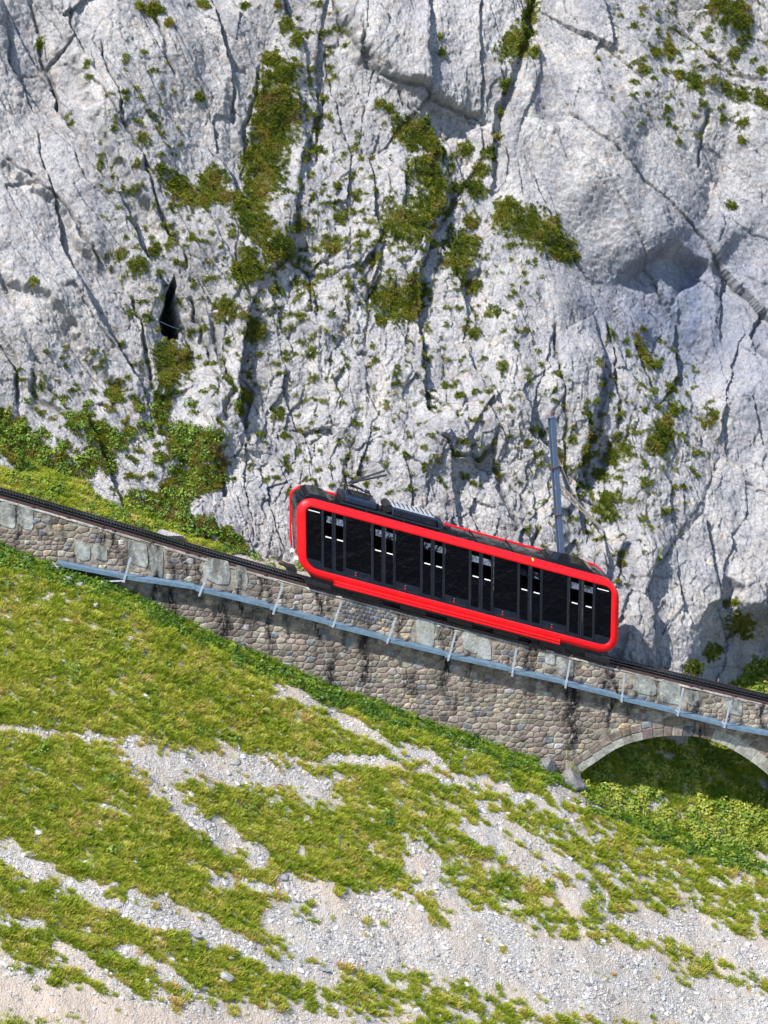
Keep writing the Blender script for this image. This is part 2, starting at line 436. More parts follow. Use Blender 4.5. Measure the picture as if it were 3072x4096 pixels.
def grid_object(name, V3, mats, attrs, smooth=True):
    ny, nx, _ = V3.shape
    me = bpy.data.meshes.new(name)
    nv = nx * ny; nf = (nx - 1) * (ny - 1)
    me.vertices.add(nv); me.vertices.foreach_set('co', V3.reshape(-1).astype(np.float32))
    i = np.arange(nv, dtype=np.int32).reshape(ny, nx)
    q = np.stack([i[:-1, :-1], i[1:, :-1], i[1:, 1:], i[:-1, 1:]], -1).reshape(-1)
    me.loops.add(nf * 4); me.loops.foreach_set('vertex_index', q)
    me.polygons.add(nf); me.polygons.foreach_set('loop_start', np.arange(0, nf * 4, 4, dtype=np.int32))
    me.polygons.foreach_set('use_smooth', np.full(nf, smooth))
    me.materials.append(mats)
    for k, a in attrs.items():
        at = me.attributes.new(k, 'FLOAT', 'POINT'); at.data.foreach_set('value', a.reshape(-1).astype(np.float32))
    me.update(calc_edges=True)
    return link(name, me)

D2S = 3072 / 1659.0
# ------------------------------------------------------------------ CLIFF
COT = 1 / math.tan(math.radians(62))
def bulge_of(px, py):
    return sst(2740, 3040, px) * sst(2400, 2600, py) * 4.5
def cliff_base(px, py):
    r = ray(px, py)
    # w = 3 + bulge + (z - MSL*s) * COT, with w and s linear along the ray
    k0 = CAM @ E2 - (3 + bulge_of(px.ravel(), py.ravel())) - (CAM[2] - MSL * (CAM @ E1)) * COT
    k1 = r @ E2 - (r[:, 2] - MSL * (r @ E1)) * COT
    return CAM + r * (-k0 / k1)[:, None]
CN = E2 * -math.sin(math.radians(62)) + E3 * math.cos(math.radians(62))
step = 3.6
gx = np.concatenate([np.arange(-1500, -60, 16), np.arange(-60, 3132, step), np.arange(3132, 4600, 16)])
gy = np.concatenate([np.arange(-1700, -60, 16), np.arange(-60, 2760, step)])
PX, PY = np.meshgrid(gx, gy)
# rows are squeezed so that every column ends just below the track
trk_line = np.interp(gx, trk[:, 0], trk[:, 1]) + 40
yend = gy[-1]
yend_col = np.minimum(trk_line, 2830)
tt = (gy - 1700) / (yend - 1700)
PY = np.where(gy[:, None] > 1700, 1700 + tt[:, None] * (np.maximum(yend_col, 1790)[None, :] - 1700), PY)
U = (PX / 94).astype(np.float64); Vv = (-PY / 94).astype(np.float64)

def blobs(mask, lst, scale=D2S, stretch=1.0):
    for b in lst:
        x, y, r = b[0] * scale, b[1] * scale, b[2] * scale
        i0, i1 = np.searchsorted(gx, (x - 2.2 * r, x + 2.2 * r))
        rows = np.where((PY[:, i0:i1].min(1) < y + 2.2 * r) & (PY[:, i0:i1].max(1) > y - 2.2 * r))[0] if i1 > i0 else []
        if len(rows) == 0: continue
        j0, j1 = rows[0], rows[-1] + 1
        d = np.sqrt((PX[j0:j1, i0:i1] - x) ** 2 + (PY[j0:j1, i0:i1] - y) ** 2) / r
        mask[j0:j1, i0:i1] = np.maximum(mask[j0:j1, i0:i1], 1.0 - d / 2.0)
    return mask
VEG = [(600,15,8),(622,55,13),(640,88,12),(590,125,18),(600,165,28),(592,210,36),(600,240,36),(592,280,36),(578,320,33),(572,350,34),(578,380,32),(560,402,28),
 (628,150,14),(625,240,22),(560,260,14),(545,330,16),(460,388,22),(380,408,22),(400,430,22),(440,428,22),(480,430,18),(520,436,22),(550,438,24),(540,470,28),(560,508,28),(590,540,30),(530,560,16),(520,596,24),(545,588,18),
 (485,668,18),(555,712,18),(538,710,10),(346,376,10),(900,295,32),(870,288,18),(930,318,24),(918,368,28),(935,398,26),(880,490,36),(850,490,22),(915,455,24),(940,430,20),(820,228,9),(850,258,9),(835,240,8),
 (1008,320,14),(1042,360,13),(1060,330,13),(1075,290,10),(1080,240,7),(1085,190,10),(1090,120,20),(1118,108,22),(1132,70,18),(1146,30,16),(1150,-5,15),(1105,95,18),(1140,125,13),(1030,400,16),(1020,470,13),(990,400,10),(1015,385,9),
 (1100,468,26),(1140,488,30),(1178,508,30),(1208,535,26),(1232,552,16),(1090,448,16),(1080,470,12),(1000,530,26),(988,560,26),(975,570,14),(1022,618,14),(1000,600,8),
 (860,648,32),(892,636,26),(828,640,22),(882,668,22),(822,690,12),(850,675,14),(735,470,10),(718,530,14),(812,560,9),(730,400,7),(690,268,7),(690,310,8),(430,208,9),(90,80,10),(650,485,9),
 (1320,706,5),(1328,720,5),(1385,728,7),(1398,750,9),(1412,772,14),(1430,775,9),(1458,828,12),(1465,880,12),(1430,935,24),(1420,960,20),(1442,908,14),(1550,888,10),(1540,905,9),(1272,950,12),(1265,985,11),(1330,985,16),(1350,968,10),(1300,1020,10),(1310,1078,12),(1300,1098,16),(1310,1120,10),
 (1075,800,9),(1022,725,10),(912,770,5),(910,802,5),(1065,675,9),(960,838,7),(985,862,7),(608,885,12),(532,848,15),(520,880,10),(620,765,9),
 (365,752,22),(370,785,28),(392,780,22),(398,758,18),(362,818,16),(355,860,18),(352,900,18),(400,945,26),(440,968,28),(420,992,18),(380,970,18),(455,950,14),
 (212,938,24),(232,958,18),(250,848,16),(182,910,14),(158,922,11),(300,880,9),(280,930,11),(182,1000,12),(30,930,26),(60,962,24),(90,985,14),(50,995,22),(128,1002,18),(150,1040,20),(200,1000,14),(232,1012,12),(5,900,20),(15,960,24),
 (340,1100,28),(370,1080,28),(400,1050,28),(430,1040,26),(460,1040,18),(480,1010,10),(390,1140,20),(440,1150,20),(480,1172,18),(510,1185,14),(350,1130,22),(310,1112,16),(280,1095,14),
 (1550,10,18),(1580,30,22),(1600,50,18),(1610,80,11),(1590,110,11),(1572,192,12),(1602,205,15),(1642,212,17),(1650,150,9),(1440,118,12),(1410,120,9),(1380,165,10),(1490,180,14),(1460,170,9),(1502,195,10),(1555,255,7),(1600,270,8),(1600,308,7),(1580,445,9),
 (330,28,14),(300,20,9),(360,60,7),(440,8,9),(530,10,7),(940,98,5),(945,128,7),(295,580,15),(260,550,10),(335,540,11),(410,520,7),(70,620,7),(285,670,7),
 (150,240,5),(158,258,5),(185,150,6),(190,178,6),(300,310,8),(1540,1405,14),(1600,1350,22),(1590,1300,12),(1500,1440,14)]
CR = [  # joints and gullies: (photo polyline), half width px, depth m
 ([(2150,-60),(2120,110),(2060,250),(2030,380),(1985,520),(1990,650),(1995,800)], 26, 0.9),
 ([(600,30),(650,180),(700,330)], 9, 0.3), ([(1120,-50),(1180,90),(1260,150)], 12, 0.3),
 ([(270,0),(300,150),(215,250),(240,420),(330,540)], 9, 0.3), ([(120,-20),(170,140),(220,330),(250,430)], 10, 0.32),
 ([(0,620),(120,700),(230,800),(330,920),(420,1060)], 9, 0.35), ([(390,150),(440,330),(480,470),(560,640),(640,760)], 8, 0.3),
 ([(1320,-40),(1360,120),(1440,210),(1500,270)], 9, 0.35), ([(1420,100),(1470,270),(1540,330),(1700,400),(1830,450),(1960,490)], 10, 0.35),
 ([(1690,560),(1760,640),(1830,800),(1760,900),(1600,930)], 18, 0.25),
 ([(1940,640),(1850,760),(1730,880)], 14, 0.3), ([(1680,1280),(1695,1380),(1680,1500)], 10, 0.3),
 ([(2440,1270),(2455,1400),(2475,1560),(2490,1740)], 8, 0.35), ([(2560,1330),(2600,1480),(2640,1600)], 9, 0.3), ([(2205,1290),(2225,1480),(2250,1700),(2260,1950)], 8, 0.3),
 ([(2335,1650),(2350,1900),(2380,2050)], 14, 0.3), ([(1700,1760),(1790,1840),(1900,1860),(1970,1800)], 11, 0.5), ([(1960,1720),(1970,1850),(2010,2010),(2060,2150)], 16, 0.35),
 ([(640,1560),(690,1700),(760,1880),(850,2000)], 24, 0.35), ([(860,1250),(880,1400),(930,1560),(900,1700)], 18, 0.5), ([(760,1180),(800,1290),(850,1420)], 9, 0.45),
 ([(530,1180),(560,1290),(600,1420),(620,1560)], 12, 0.4), ([(120,1480),(170,1600),(300,1700)], 14, 0.5), ([(200,1540),(260,1640),(350,1720)], 8, 0.35), ([(0,1380),(60,1480),(90,1600)], 10, 0.35),
 ([(1050,250),(1000,500),(980,700)], 9, 0.3), ([(1300,330),(1290,480),(1270,640)], 8, 0.25), ([(2830,440),(2800,600),(2790,680)], 9, 0.25), ([(2700,100),(2780,180),(2900,260),(3072,330)], 12, 0.3),
 ([(2960,2330),(2900,2420),(2860,2480),(2890,2600)], 46, 1.3), ([(3080,1240),(3020,1330),(3072,1450)], 14, 0.5), ([(1540,2140),(1440,2030),(1380,1900),(1410,1730)], 8, 0.25),
 ([(2090,2380),(2110,2250),(2150,2100)], 10, 0.3), ([(1000,2150),(930,2050),(880,1900),(830,1780)], 13, 0.35), ([(560,640),(620,820),(700,960),(760,1080)], 10, 0.4),
 ([(1100,1000),(1180,1060),(1320,1100)], 10, 0.25), ([(1590,380),(1640,460),(1760,520)], 10, 0.3)]
# ledges: signed steps, the ground left of the walking direction stands proud
STEPS = [
 ([(1960,500),(1830,455),(1700,405),(1540,330),(1440,215),(1360,100),(1330,-60)], 0.9, 420),
 ([(2860,1080),(2820,1040),(2720,1000),(2600,1040),(2470,1090)], 0.78, 420),
 ([(700,1020),(560,800),(430,600),(330,380),(260,100),(240,-60)], 0.55, 330),
 ([(420,1100),(250,860),(80,700),(-60,600)], 0.5, 300),
 ([(1000,720),(960,560),(930,350),(880,150)], 0.35, 260),
 ([(560,1650),(420,1480),(300,1330),(160,1180),(-40,1080)], 0.5, 280),
 ([(1960,1830),(1900,1880),(1800,1860),(1710,1780),(1690,1690)], 0.3, 200),
 ([(2480,760),(2300,640),(2160,500),(2100,320)], -0.35, 300),
 ([(1520,2000),(1480,1800),(1540,1560),(1500,1380)], 0.22, 260),
 ([(2700,1000),(2560,760),(2480,560),(2330,380)], -0.3, 300)]
warp1 = fbm(U / 1.6, Vv / 1.6, 4, 3) ; warp2 = fbm(U / 1.6 + 9, Vv / 1.6 + 4, 4, 31)
Uw = U + 0.26 * warp1 + 0.05 * fbm(U * 3, Vv * 3, 3, 61); Vw = Vv + 0.26 * warp2 + 0.05 * fbm(U * 3 + 7, Vv * 3, 3, 62)
Wx = PX + 45 * warp1 + 14 * fbm(U * 2, Vv * 2, 3, 77); Wy = PY + 45 * warp2 + 14 * fbm(U * 2 + 3, Vv * 2, 3, 78)

macro = 1.3 * fbm(U / 9, Vv / 9, 3, 50) + 0.8 * fbm(U / 3.2, Vv / 4.5, 2, 51)
def ell(cx, cy, rx, ry, h, p=1.0):
    d = ((PX - cx) / rx) ** 2 + ((PY - cy) / ry) ** 2
    return h * np.clip(1 - d, 0, 1) ** p
macro += ell(1700, 150, 420, 400, 0.9) + ell(1810, 1740, 175, 190, 0.75) + ell(2400, 500, 520, 620, 1.3) + ell(1560, 1750, 300, 560, 0.9)
macro += ell(2550, 2430, 330, 330, 1.0) + ell(560, 330, 260, 620, 0.6) + ell(2150, 1500, 260, 500, 0.6) - ell(2790, 1270, 360, 360, 0.9) - ell(1050, 500, 160, 480, 0.7)
macro += ell(1420, 1550, 200, 380, 0.5) - ell(700, 1560, 150, 420, 0.9) - ell(2790, 1230, 90, 260, 0.35)
disp = macro
for pts, h, fo in STEPS:
    x0 = min(p[0] for p in pts) - fo * 1.6; x1 = max(p[0] for p in pts) + fo * 1.6
    i0, i1 = np.searchsorted(gx, (x0, x1)); y0 = min(p[1] for p in pts) - fo * 1.6; y1 = max(p[1] for p in pts) + fo * 1.6
    j0, j1 = np.searchsorted(gy, (y0, min(y1, gy[-1])))
    d, sd, par = seg_dist(Wx[j0:j1, i0:i1], Wy[j0:j1, i0:i1], pts)
    s = sst(-18, 18, d * sd) if h < 0.75 and h > 0 else sst(-34, 34, d * sd)
    fall = np.clip(1 - d / fo, 0, 1) ** 1.5 * sst(0, 0.18, par) * sst(1, 0.82, par)
    disp[j0:j1, i0:i1] += 1.45 * h * (s - 0.5) * fall
crack = np.zeros_like(PX, dtype=np.float32)
for pts, hw, dep in CR:
    m = hw * 3.2
    x0 = min(p[0] for p in pts) - m - 60; x1 = max(p[0] for p in pts) + m + 60
    i0, i1 = np.searchsorted(gx, (x0, x1)); y0 = min(p[1] for p in pts) - m - 60; y1 = max(p[1] for p in pts) + m + 60
    j0, j1 = np.searchsorted(gy, (y0, min(y1, gy[-1])))
    d, sd, par = seg_dist(Wx[j0:j1, i0:i1] - 0.35 * (Wx - PX)[j0:j1, i0:i1], Wy[j0:j1, i0:i1] - 0.35 * (Wy - PY)[j0:j1, i0:i1], pts)
    t = np.clip(1 - d / (hw * (1.0 + 0.8 * warp1[j0:j1, i0:i1])), 0, 1)
    t = t * sst(0, 0.08, par) * sst(1, 0.9, par)
    disp[j0:j1, i0:i1] -= dep * np.sqrt(t) * (0.8 if hw < 14 else 0.6)
    if hw < 20: crack[j0:j1, i0:i1] = np.maximum(crack[j0:j1, i0:i1], np.clip(t * 2 - 0.5, 0, 1) * 0.8)

# jointed blocks in three directions, blended over the face
wl_ = sst(1250, 750, PX + 0.25 * (PY - 1000)); wr_ = sst(1950, 2300, PX) * sst(1500, 1100, PY); wc_ = np.clip(1 - wl_ - wr_, 0, 1)
smoothzone = np.clip(1 - (((PX - 2350) / 480) ** 2 + ((PY - 760) / 520) ** 2), 0, 1) + np.clip(1 - (((PX - 1720) / 300) ** 2 + ((PY - 170) / 260) ** 2), 0, 1)
amp = 1.0 - 0.55 * np.clip(smoothzone * 1.6, 0, 1)
ragged = np.clip(np.exp(-(((PX - 1350) / 420) ** 2 + ((PY - 1080) / 330) ** 2)) + np.exp(-(((PX - 1000) / 400) ** 2 + ((PY - 1650) / 380) ** 2)) + 0.8 * np.exp(-(((PX - 2200) / 300) ** 2 + ((PY - 1950) / 350) ** 2)), 0, 1)
for (ang, wgt, sd) in ((28, wl_, 100), (-2, wc_, 200), (38, wr_, 300)):
    use = wgt > 0.001
    rows = np.where(use.any(1))[0]; cols = np.where(use.any(0))[0]
    if not len(rows): continue
    sl = (slice(rows[0], rows[-1] + 1), slice(cols[0], cols[-1] + 1))
    a = math.radians(ang); ca, sa = math.cos(a), math.sin(a)
    uu, vv_ = Uw[sl], Vw[sl]
    p = uu * ca + vv_ * sa; q = -uu * sa + vv_ * ca
    loc = np.zeros_like(p); pq0 = (p, q)
    lay = ((2.5, 9.0, 0.29, 0.28, 0.04, 0.10, 0), (1.05, 3.4, 0.08, 0.18, 0.05, 0.05, 8), (0.44, 1.0, 0.028, 0.16, 0.08, 0.018, -12), (0.17, 0.30, 0.018, 0.26, 0.18, 0.0, 20))
    if sd == 200: lay = ((2.6, 6.0, 0.22, 0.20, 0.05, 0.10, 0), (1.3, 2.3, 0.11, 0.20, 0.08, 0.045, 14), (0.50, 0.75, 0.036, 0.18, 0.14, 0.016, -24), (0.19, 0.26, 0.022, 0.28, 0.24, 0.0, 35))
    for li, (lp, lq, off, tp, tq, cw, dr_) in enumerate(lay):
        if dr_:
            c_, s_ = math.cos(math.radians(dr_)), math.sin(math.radians(dr_)); p, q = p * c_ + q * s_, q * c_ - p * s_
        f1, f2, r1, r2, r3, ox, oy = cells(p / lp, q / lq, sd + li * 31)
        aa = amp[sl] if li in (1, 2) else (0.8 + 0.2 * amp[sl])
        if li == 2: aa = aa * (0.7 + 1.0 * ragged[sl])
        if li == 1: aa = aa * (0.8 + 0.8 * ragged[sl])
        loc += aa * (off * (r1 - 0.5) * 2 + tp * lp * ox * (0.35 + r2) * np.where(r3 > 0.25, 1, -1) + tq * lq * oy * (r3 - 0.3))
        if cw:
            e = np.clip(1 - (f2 - f1) / 0.10, 0, 1)
            keep = (r2 > 0.45)
            loc -= aa * e * cw * 1.3 * keep
            if li > 0:
                crack[sl] = np.maximum(crack[sl], (np.clip(1 - (f2 - f1) / (0.05 if li == 1 else 0.09), 0, 1) * keep * wgt[sl] * (0.5 if li == 1 else 0.35) * (0.4 + 0.6 * np.clip(aa, 0, 1))).astype(np.float32))
        p = p + 0.12 * lp * r3; q = q + 0.1 * lq * r1
    st_ = 1.1 if sd != 200 else 0.4
    loc += 0.040 * fbm(pq0[0] / 0.16, pq0[1] / st_, 3, sd + 7, 0.6, ridged=True) + 0.03 * fbm(pq0[0] / 0.07, pq0[1] / 0.5, 2, sd + 8)
    disp[sl] += loc * wgt[sl]
disp += 0.10 * fbm(Uw / 1.6, Vw / 2.0, 5, 400, 0.55) + 0.03 * fbm(Uw / 0.6, Vw / 0.8, 4, 401, 0.6, ridged=True)
disp += 0.05 * fbm(U / 0.25, Vv / 0.3, 3, 410, 0.6)
# cave
cave = [(700,1095),(712,1130),(706,1180),(718,1250),(728,1330),(690,1346),(655,1318),(640,1270),(660,1220),(672,1150)]
d, sdn, _ = seg_dist(PX, PY, cave + [cave[0]])
from_ = np.zeros(PX.shape, bool)
n = len(cave)
for i in range(n):
    x0, y0 = cave[i]; x1, y1 = cave[(i + 1) % n]
    c = ((y0 > PY) != (y1 > PY)); xi = (x1 - x0) * (PY - y0) / ((y1 - y0) if y1 != y0 else 1e-6) + x0
    from_ ^= c & (PX < xi)
cave_in = from_ * np.clip(d / 9, 0, 1)
disp -= 3.4 * cave_in
crack = np.where(cave_in > 0.3, 1.0, crack)  # cave inside also darkened in colour, standing in for its shade
veg = blobs(np.zeros(PX.shape, np.float32), VEG)
vn = fbm(U / 0.42, Vv / 0.42, 4, 500, 0.62); vn2 = fbm(U / 0.16, Vv / 0.16, 3, 510, 0.6)
scat = np.zeros(PX.shape, np.float32)
for (cx, cy, rx, ry, k) in ((1430,900,360,300,1),(2400,1900,260,330,.9),(1150,1150,260,300,1),(1700,1050,380,300,.55),(2750,250,300,280,.6),(500,1700,420,260,.8),(2600,1650,250,300,.5),(1250,400,120,500,.7),(560,700,160,500,.4),(700,1000,200,300,.6),(1500,1600,900,500,.25)):
    scat = np.maximum(scat, k * np.exp(-(((PX - cx) / rx) ** 2 + ((PY - cy) / ry) ** 2)))
spots = sst(0.21, 0.31, fbm(U / 0.5 + 40, Vv / 0.38, 4, 520, 0.6) + 0.20 * scat - 0.04 + 0.25 * crack) * (scat > 0.12)
vegm = sst(0.33, 0.42, veg + (0.62 * vn + 0.80 * vn2) * sst(0.0, 0.25, veg) - 0.01)
vegm = np.maximum(vegm, spots * 0.95)
vegm = vegm * (cave_in < 0.05)
disp += vegm * 0.05
wet_shade = np.zeros(PX.shape, np.float32)  # shade of the hollow painted in blue-grey, together with its wet streak
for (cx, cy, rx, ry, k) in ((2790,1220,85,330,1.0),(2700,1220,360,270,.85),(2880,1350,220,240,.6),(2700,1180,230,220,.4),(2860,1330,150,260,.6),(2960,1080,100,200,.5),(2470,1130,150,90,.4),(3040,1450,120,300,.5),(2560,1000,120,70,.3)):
    wet_shade = np.maximum(wet_shade, k * np.exp(-(((Wx - cx) / rx) ** 2 + ((Wy - cy) / ry) ** 2)))
base = cliff_base(PX, PY).reshape(*PX.shape, 3)
edge = np.clip((PY - 0.0) * 0 + 1, 0, 1)
CV = base + CN * disp[..., None]
# small sideways shove, so that blocks lean over their joints
CV[..., 0] += 0.16 * warp2 * 0.6
CV[..., 2] += 0.10 * warp1
# skirt straight down behind the wall
sk = []
last = CV[-1].copy()
for k in range(1, 9):
    r = last.copy(); r[:, 2] -= 0.9 * k
    sk.append(r)
# ------------------------------------------------------------------ GROUND
s_open = S_of(2310, 3000, WF)
def ground_z(s, w):
    dd = np.maximum(WF - w, 0)
    zf = ZB(s) - (0.16 * np.minimum(dd, 2.2) + 0.60 * np.maximum(dd - 2.2, 0))
    zf = zf - 0.10 * np.maximum(dd - 20, 0)
    op = sst(s_open - 1.5, s_open + 0.5, s)
    rise = 0.30 - 0.32 * sst(-14, -8, s)
    filled = T(s) - 0.24 + rise * np.maximum(w - 1.0, 0)
    opened = ZB(s) + 0.93 * np.clip(w - WF, 0, 6) + 0.45 * np.maximum(w - WF - 6, 0) + 0.05
    zb_ = filled * (1 - op) + opened * op
    k = np.where(op > 0.5, (w > WF) * 1.0, sst(WF + 0.15, WF + 1.3, w))
    return zf * (1 - k) + zb_ * k
def ground_relief(s, w):
    f = sst(0.05, 1.2, WF - w) + sst(1.2, 2.2, w)
    op = sst(s_open - 0.5, s_open + 0.5, s); f = np.maximum(f, op)
    r = 0.38 * fbm(s / 5.0 + 3, w / 3.5, 3, 600) * np.clip((np.abs(w - WF)) / 4, 0, 1) + 0.13 * fbm(s / 1.3 + 2, w / 1.1, 3, 610) + 0.045 * fbm(s / 0.3, w / 0.3, 3, 620, 0.65)
    return r * f
for r in sk:
    ss_ = r @ E1; gz_ = ground_z(ss_, r @ E2) - 0.4
    r[:, 2] = np.where(ss_ > s_open - 0.8, np.maximum(r[:, 2], np.minimum(gz_, last[:, 2] - .05)), r[:, 2])
CV2 = np.concatenate([CV, np.array(sk)], 0)
ext = lambda a: np.concatenate([a, np.repeat(a[-1:], 8, 0)], 0)
cliff = grid_object('cliff', CV2, M['rock'], {'crack': ext(crack), 'veg': ext(vegm), 'wet_shade': ext(wet_shade)})
tag(cliff, kind='structure')


gs = np.concatenate([np.arange(-46, -21, 0.5), np.arange(-21, 19.5, 0.065), np.arange(19.5, 46, 0.5)])
gw = np.concatenate([np.arange(-95, -33, 1.2), np.arange(-33, 13.2, 0.065)])
GS, GW = np.meshgrid(gs, gw)
GZ = ground_z(GS, GW) + ground_relief(GS, GW)
GV = np.stack([GS * cY - GW * sY, GS * sY + GW * cY, GZ], -1)
gpx, gpy = project(GV.reshape(-1, 3)); gpx = gpx.reshape(GS.shape); gpy = gpy.reshape(GS.shape)
SCREE = [([(-60,1570),(0,1575),(100,1583),(200,1590),(290,1605)],7),([(290,1625),(330,1655),(400,1652),(480,1655),(560,1665),(620,1680),(700,1708)],28),
 ([(600,1652),(700,1640),(800,1645),(870,1655)],7),([(870,1655),(960,1685),(1100,1702)],5),([(335,1680),(380,1740),(430,1780),(500,1820),(560,1850)],17),
 ([(600,1490),(700,1530),(780,1575),(860,1620),(940,1650)],11),([(960,1660),(1040,1695),(1140,1730),(1240,1770)],8),([(1200,1700),(1300,1740),(1420,1740),(1540,1790),(1700,1870)],15),
 ([(1040,1740),(1120,1800),(1220,1870),(1260,1940)],10),([(0,1843),(60,1870),(120,1895),(180,1925),(250,1960),(280,1973),(415,1998),(525,2038),(600,2078),(700,2108)],17),
 ([(280,1923),(390,1968),(465,2003)],9),([(620,2000),(760,2050),(900,2040),(1020,2070),(1160,2120),(1300,2150),(1450,2165),(1700,2210)],40),
 ([(900,1845),(935,1900),(979,1970),(1054,2020)],20),([(1004,1785),(1090,1830),(1179,1890),(1240,1960)],13),([(1379,1990),(1500,2010),(1659,2080)],24),
 ([(-40,2110),(60,2150),(200,2190),(400,2215),(829,2260)],44),([(130,2040),(200,2100),(290,2160)],15),([(255,2040),(340,2090),(440,2145)],12),([(-30,1985),(90,1995)],8),
 ([(215,1738),(280,1763)],5),([(450,1893),(590,1923)],8),([(620,1918),(700,1945),(760,1990)],22),([(700,1960),(820,1955),(900,1990)],22),([(1290,1640),(1340,1690),(1400,1730)],5),
 ([(300,1270),(350,1300),(430,1345)],4),([(1050,2000),(1180,2060),(1400,2080)],26),([(560,1375),(640,1440),(700,1500)],4),([(900,1550),(960,1590),(1010,1620)],4),
 ([(1480,1700),(1500,1760),(1560,1800),(1659,1840)],8),([(1370,1590),(1420,1680),(1470,1720)],5)]
def scree_mask(px, py, s, w):
    m = np.full(px.shape, -9.0, np.float32)
    wx = px + 55 * fbm(s / 1.2, w / 1.0, 4, 700, 0.62); wy = py + 55 * fbm(s / 1.2 + 7, w / 1.0, 4, 701, 0.62)
    for pts, r in SCREE:
        P_ = [(x * D2S, y * D2S) for x, y in pts]; R = r * D2S * 0.80
        bb = (wx > min(p[0] for p in P_) - 4 * R) & (wx < max(p[0] for p in P_) + 4 * R) & (wy > min(p[1] for p in P_) - 4 * R) & (wy < max(p[1] for p in P_) + 4 * R)
        if not bb.any(): continue
        d, _, _ = seg_dist(wx[bb], wy[bb], P_)
        m[bb] = np.maximum(m[bb], 1 - d / R)
    return m
def grass_mask(px, py, s, w):
    sm = scree_mask(px, py, s, w)
    n1 = fbm(s / 1.1, w / 0.75, 4, 710, 0.6); n2 = fbm(s / 0.42, w / 0.34, 3, 720, 0.6)
    thin = sst(1300, 2300, px + 0.6 * (py - 3000)) * sst(2900, 3150, py - 0.25 * (px - 1600))     # patchier to the right
    low = sst(3500, 3850, py) * 0.25
    cover = 0.50 - 0.33 * thin - 0.10 * low
    cover = cover + 0.5 * sst(-2.4, -1.6, w) - 0.05
    n3 = fbm(s / 0.16, w / 0.14, 2, 730)
    g = cover + 0.95 * n1 + 1.15 * n2 + 0.55 * n3
    g = g - np.clip(0.62 * (sm + 1.35), 0, 1.40)
    behind = (w > 1.0)
    g = np.where(behind, 0.35 + n1 + 0.8 * n2 - 1.6 * sst(850, 1080, px) * sst(1330, 1250, px), g)
    return sst(-0.16, 0.30, g), sm
gm, sm = grass_mask(gpx, gpy, GS, GW)
sand = np.zeros(gm.shape, np.float32)
swx = gpx + 70 * fbm(GS / 1.5, GW / 1.2, 4, 702); swy = gpy + 70 * fbm(GS / 1.5 + 4, GW / 1.2, 4, 703)
for pts, r in (([(-200,3960),(200,4010),(450,4080),(700,4150),(1300,4190)],110),([(1650,3400),(1720,3560),(1800,3660)],45),([(1250,3520),(1400,3620),(1650,3700)],60),([(1600,4080),(1800,4120)],60),([(250,3800),(420,3900)],40),([(2100,3560),(2500,3760),(2900,3880)],50),([(0,2915),(500,2960)],14),([(1100,3040),(1600,3060),(1800,3110),(2100,3160)],14)):
    d, _, _ = seg_dist(swx, swy, pts); sand = np.maximum(sand, sst(1.3, 0.5, d / r))
ground = grid_object('ground', GV, M['ground'], {'veg': gm, 'sand': sand})
tag(ground, kind='structure')

# ------------------------------------------------------------------ scatter
def proto(name, V, F, m, hgt=None, smooth=False):
    me = mesh_of(name, V, F, m, smooth)
    if hgt is not None:
        at = me.attributes.new('hgt', 'FLOAT', 'POINT'); at.data.foreach_set('value', np.asarray(hgt, np.float32))
    return bpy.data.objects.new(name, me)
def tuft(nb, rad, h, wd, seed, lean=0.6):
    r = random.Random(seed); V = []; F = []; H = []
    for k in range(nb):
        a = r.uniform(0, 6.28); q = rad * math.sqrt(r.random()) * 0.75
        x, y = q * math.cos(a), q * math.sin(a)
        a2 = a + r.uniform(-0.7, 0.7); L = h * r.uniform(0.6, 1.15); ln = lean * r.uniform(0.3, 1.1) * (0.3 + q / rad)
        dx, dy = math.cos(a2) * ln * L, math.sin(a2) * ln * L
        a3 = r.uniform(0, 6.28); wx, wy = math.cos(a3) * wd, math.sin(a3) * wd
        n = len(V)
        V += [(x - wx, y - wy, -0.03), (x + wx, y + wy, -0.03), (x + dx * .45 + wx * .8, y + dy * .45 + wy * .8, L * .6), (x + dx * .45 - wx * .8, y + dy * .45 - wy * .8, L * .6), (x + dx * 1.15, y + dy * 1.15, L * .92)]
        F += [(n, n + 1, n + 2, n + 3), (n + 3, n + 2, n + 4)]
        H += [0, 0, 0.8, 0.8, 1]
    return V, F, H
def leafy(nl, rad, h, ls, seed):
    r = random.Random(seed); V = []; F = []; H = []
    for k in range(nl):
        u = r.random(); a = r.uniform(0, 6.28); q = rad * math.sqrt(r.random()); z = h * (0.15 + 0.85 * u) * math.sqrt(max(0.05, 1 - (q / rad) ** 2 * 0.8))
        c = Vector((q * math.cos(a), q * math.sin(a), z))
        nrm = Vector((c.x * 0.8 + r.uniform(-.4, .4) * rad, c.y * 0.8 + r.uniform(-.4, .4) * rad, rad * r.uniform(0.3, 1.2))).normalized()
        t = nrm.orthogonal().normalized(); t.rotate(Matrix.Rotation(r.uniform(0, 6.28), 3, nrm)); b = nrm.cross(t); l = ls * r.uniform(0.6, 1.3)
        n = len(V); V += [c - t * l, c + b * l * .55, c + t * l, c - b * l * .55]; F += [(n, n + 1, n + 2, n + 3)]
        H += [min(1, u + .2)] * 4
    return V, F, H
def pebble(seed, flat=0.6):
    import bmesh
    bm = bmesh.new(); bmesh.ops.create_icosphere(bm, subdivisions=1, radius=1)
    r = random.Random(seed)
    for v in bm.verts: v.co *= r.uniform(0.65, 1.2); v.co.z *= flat; v.co.x *= 1.2
    V = [tuple(v.co) for v in bm.verts]; F = [tuple(v.index for v in f.verts) for f in bm.faces]; bm.free()
    return V, F
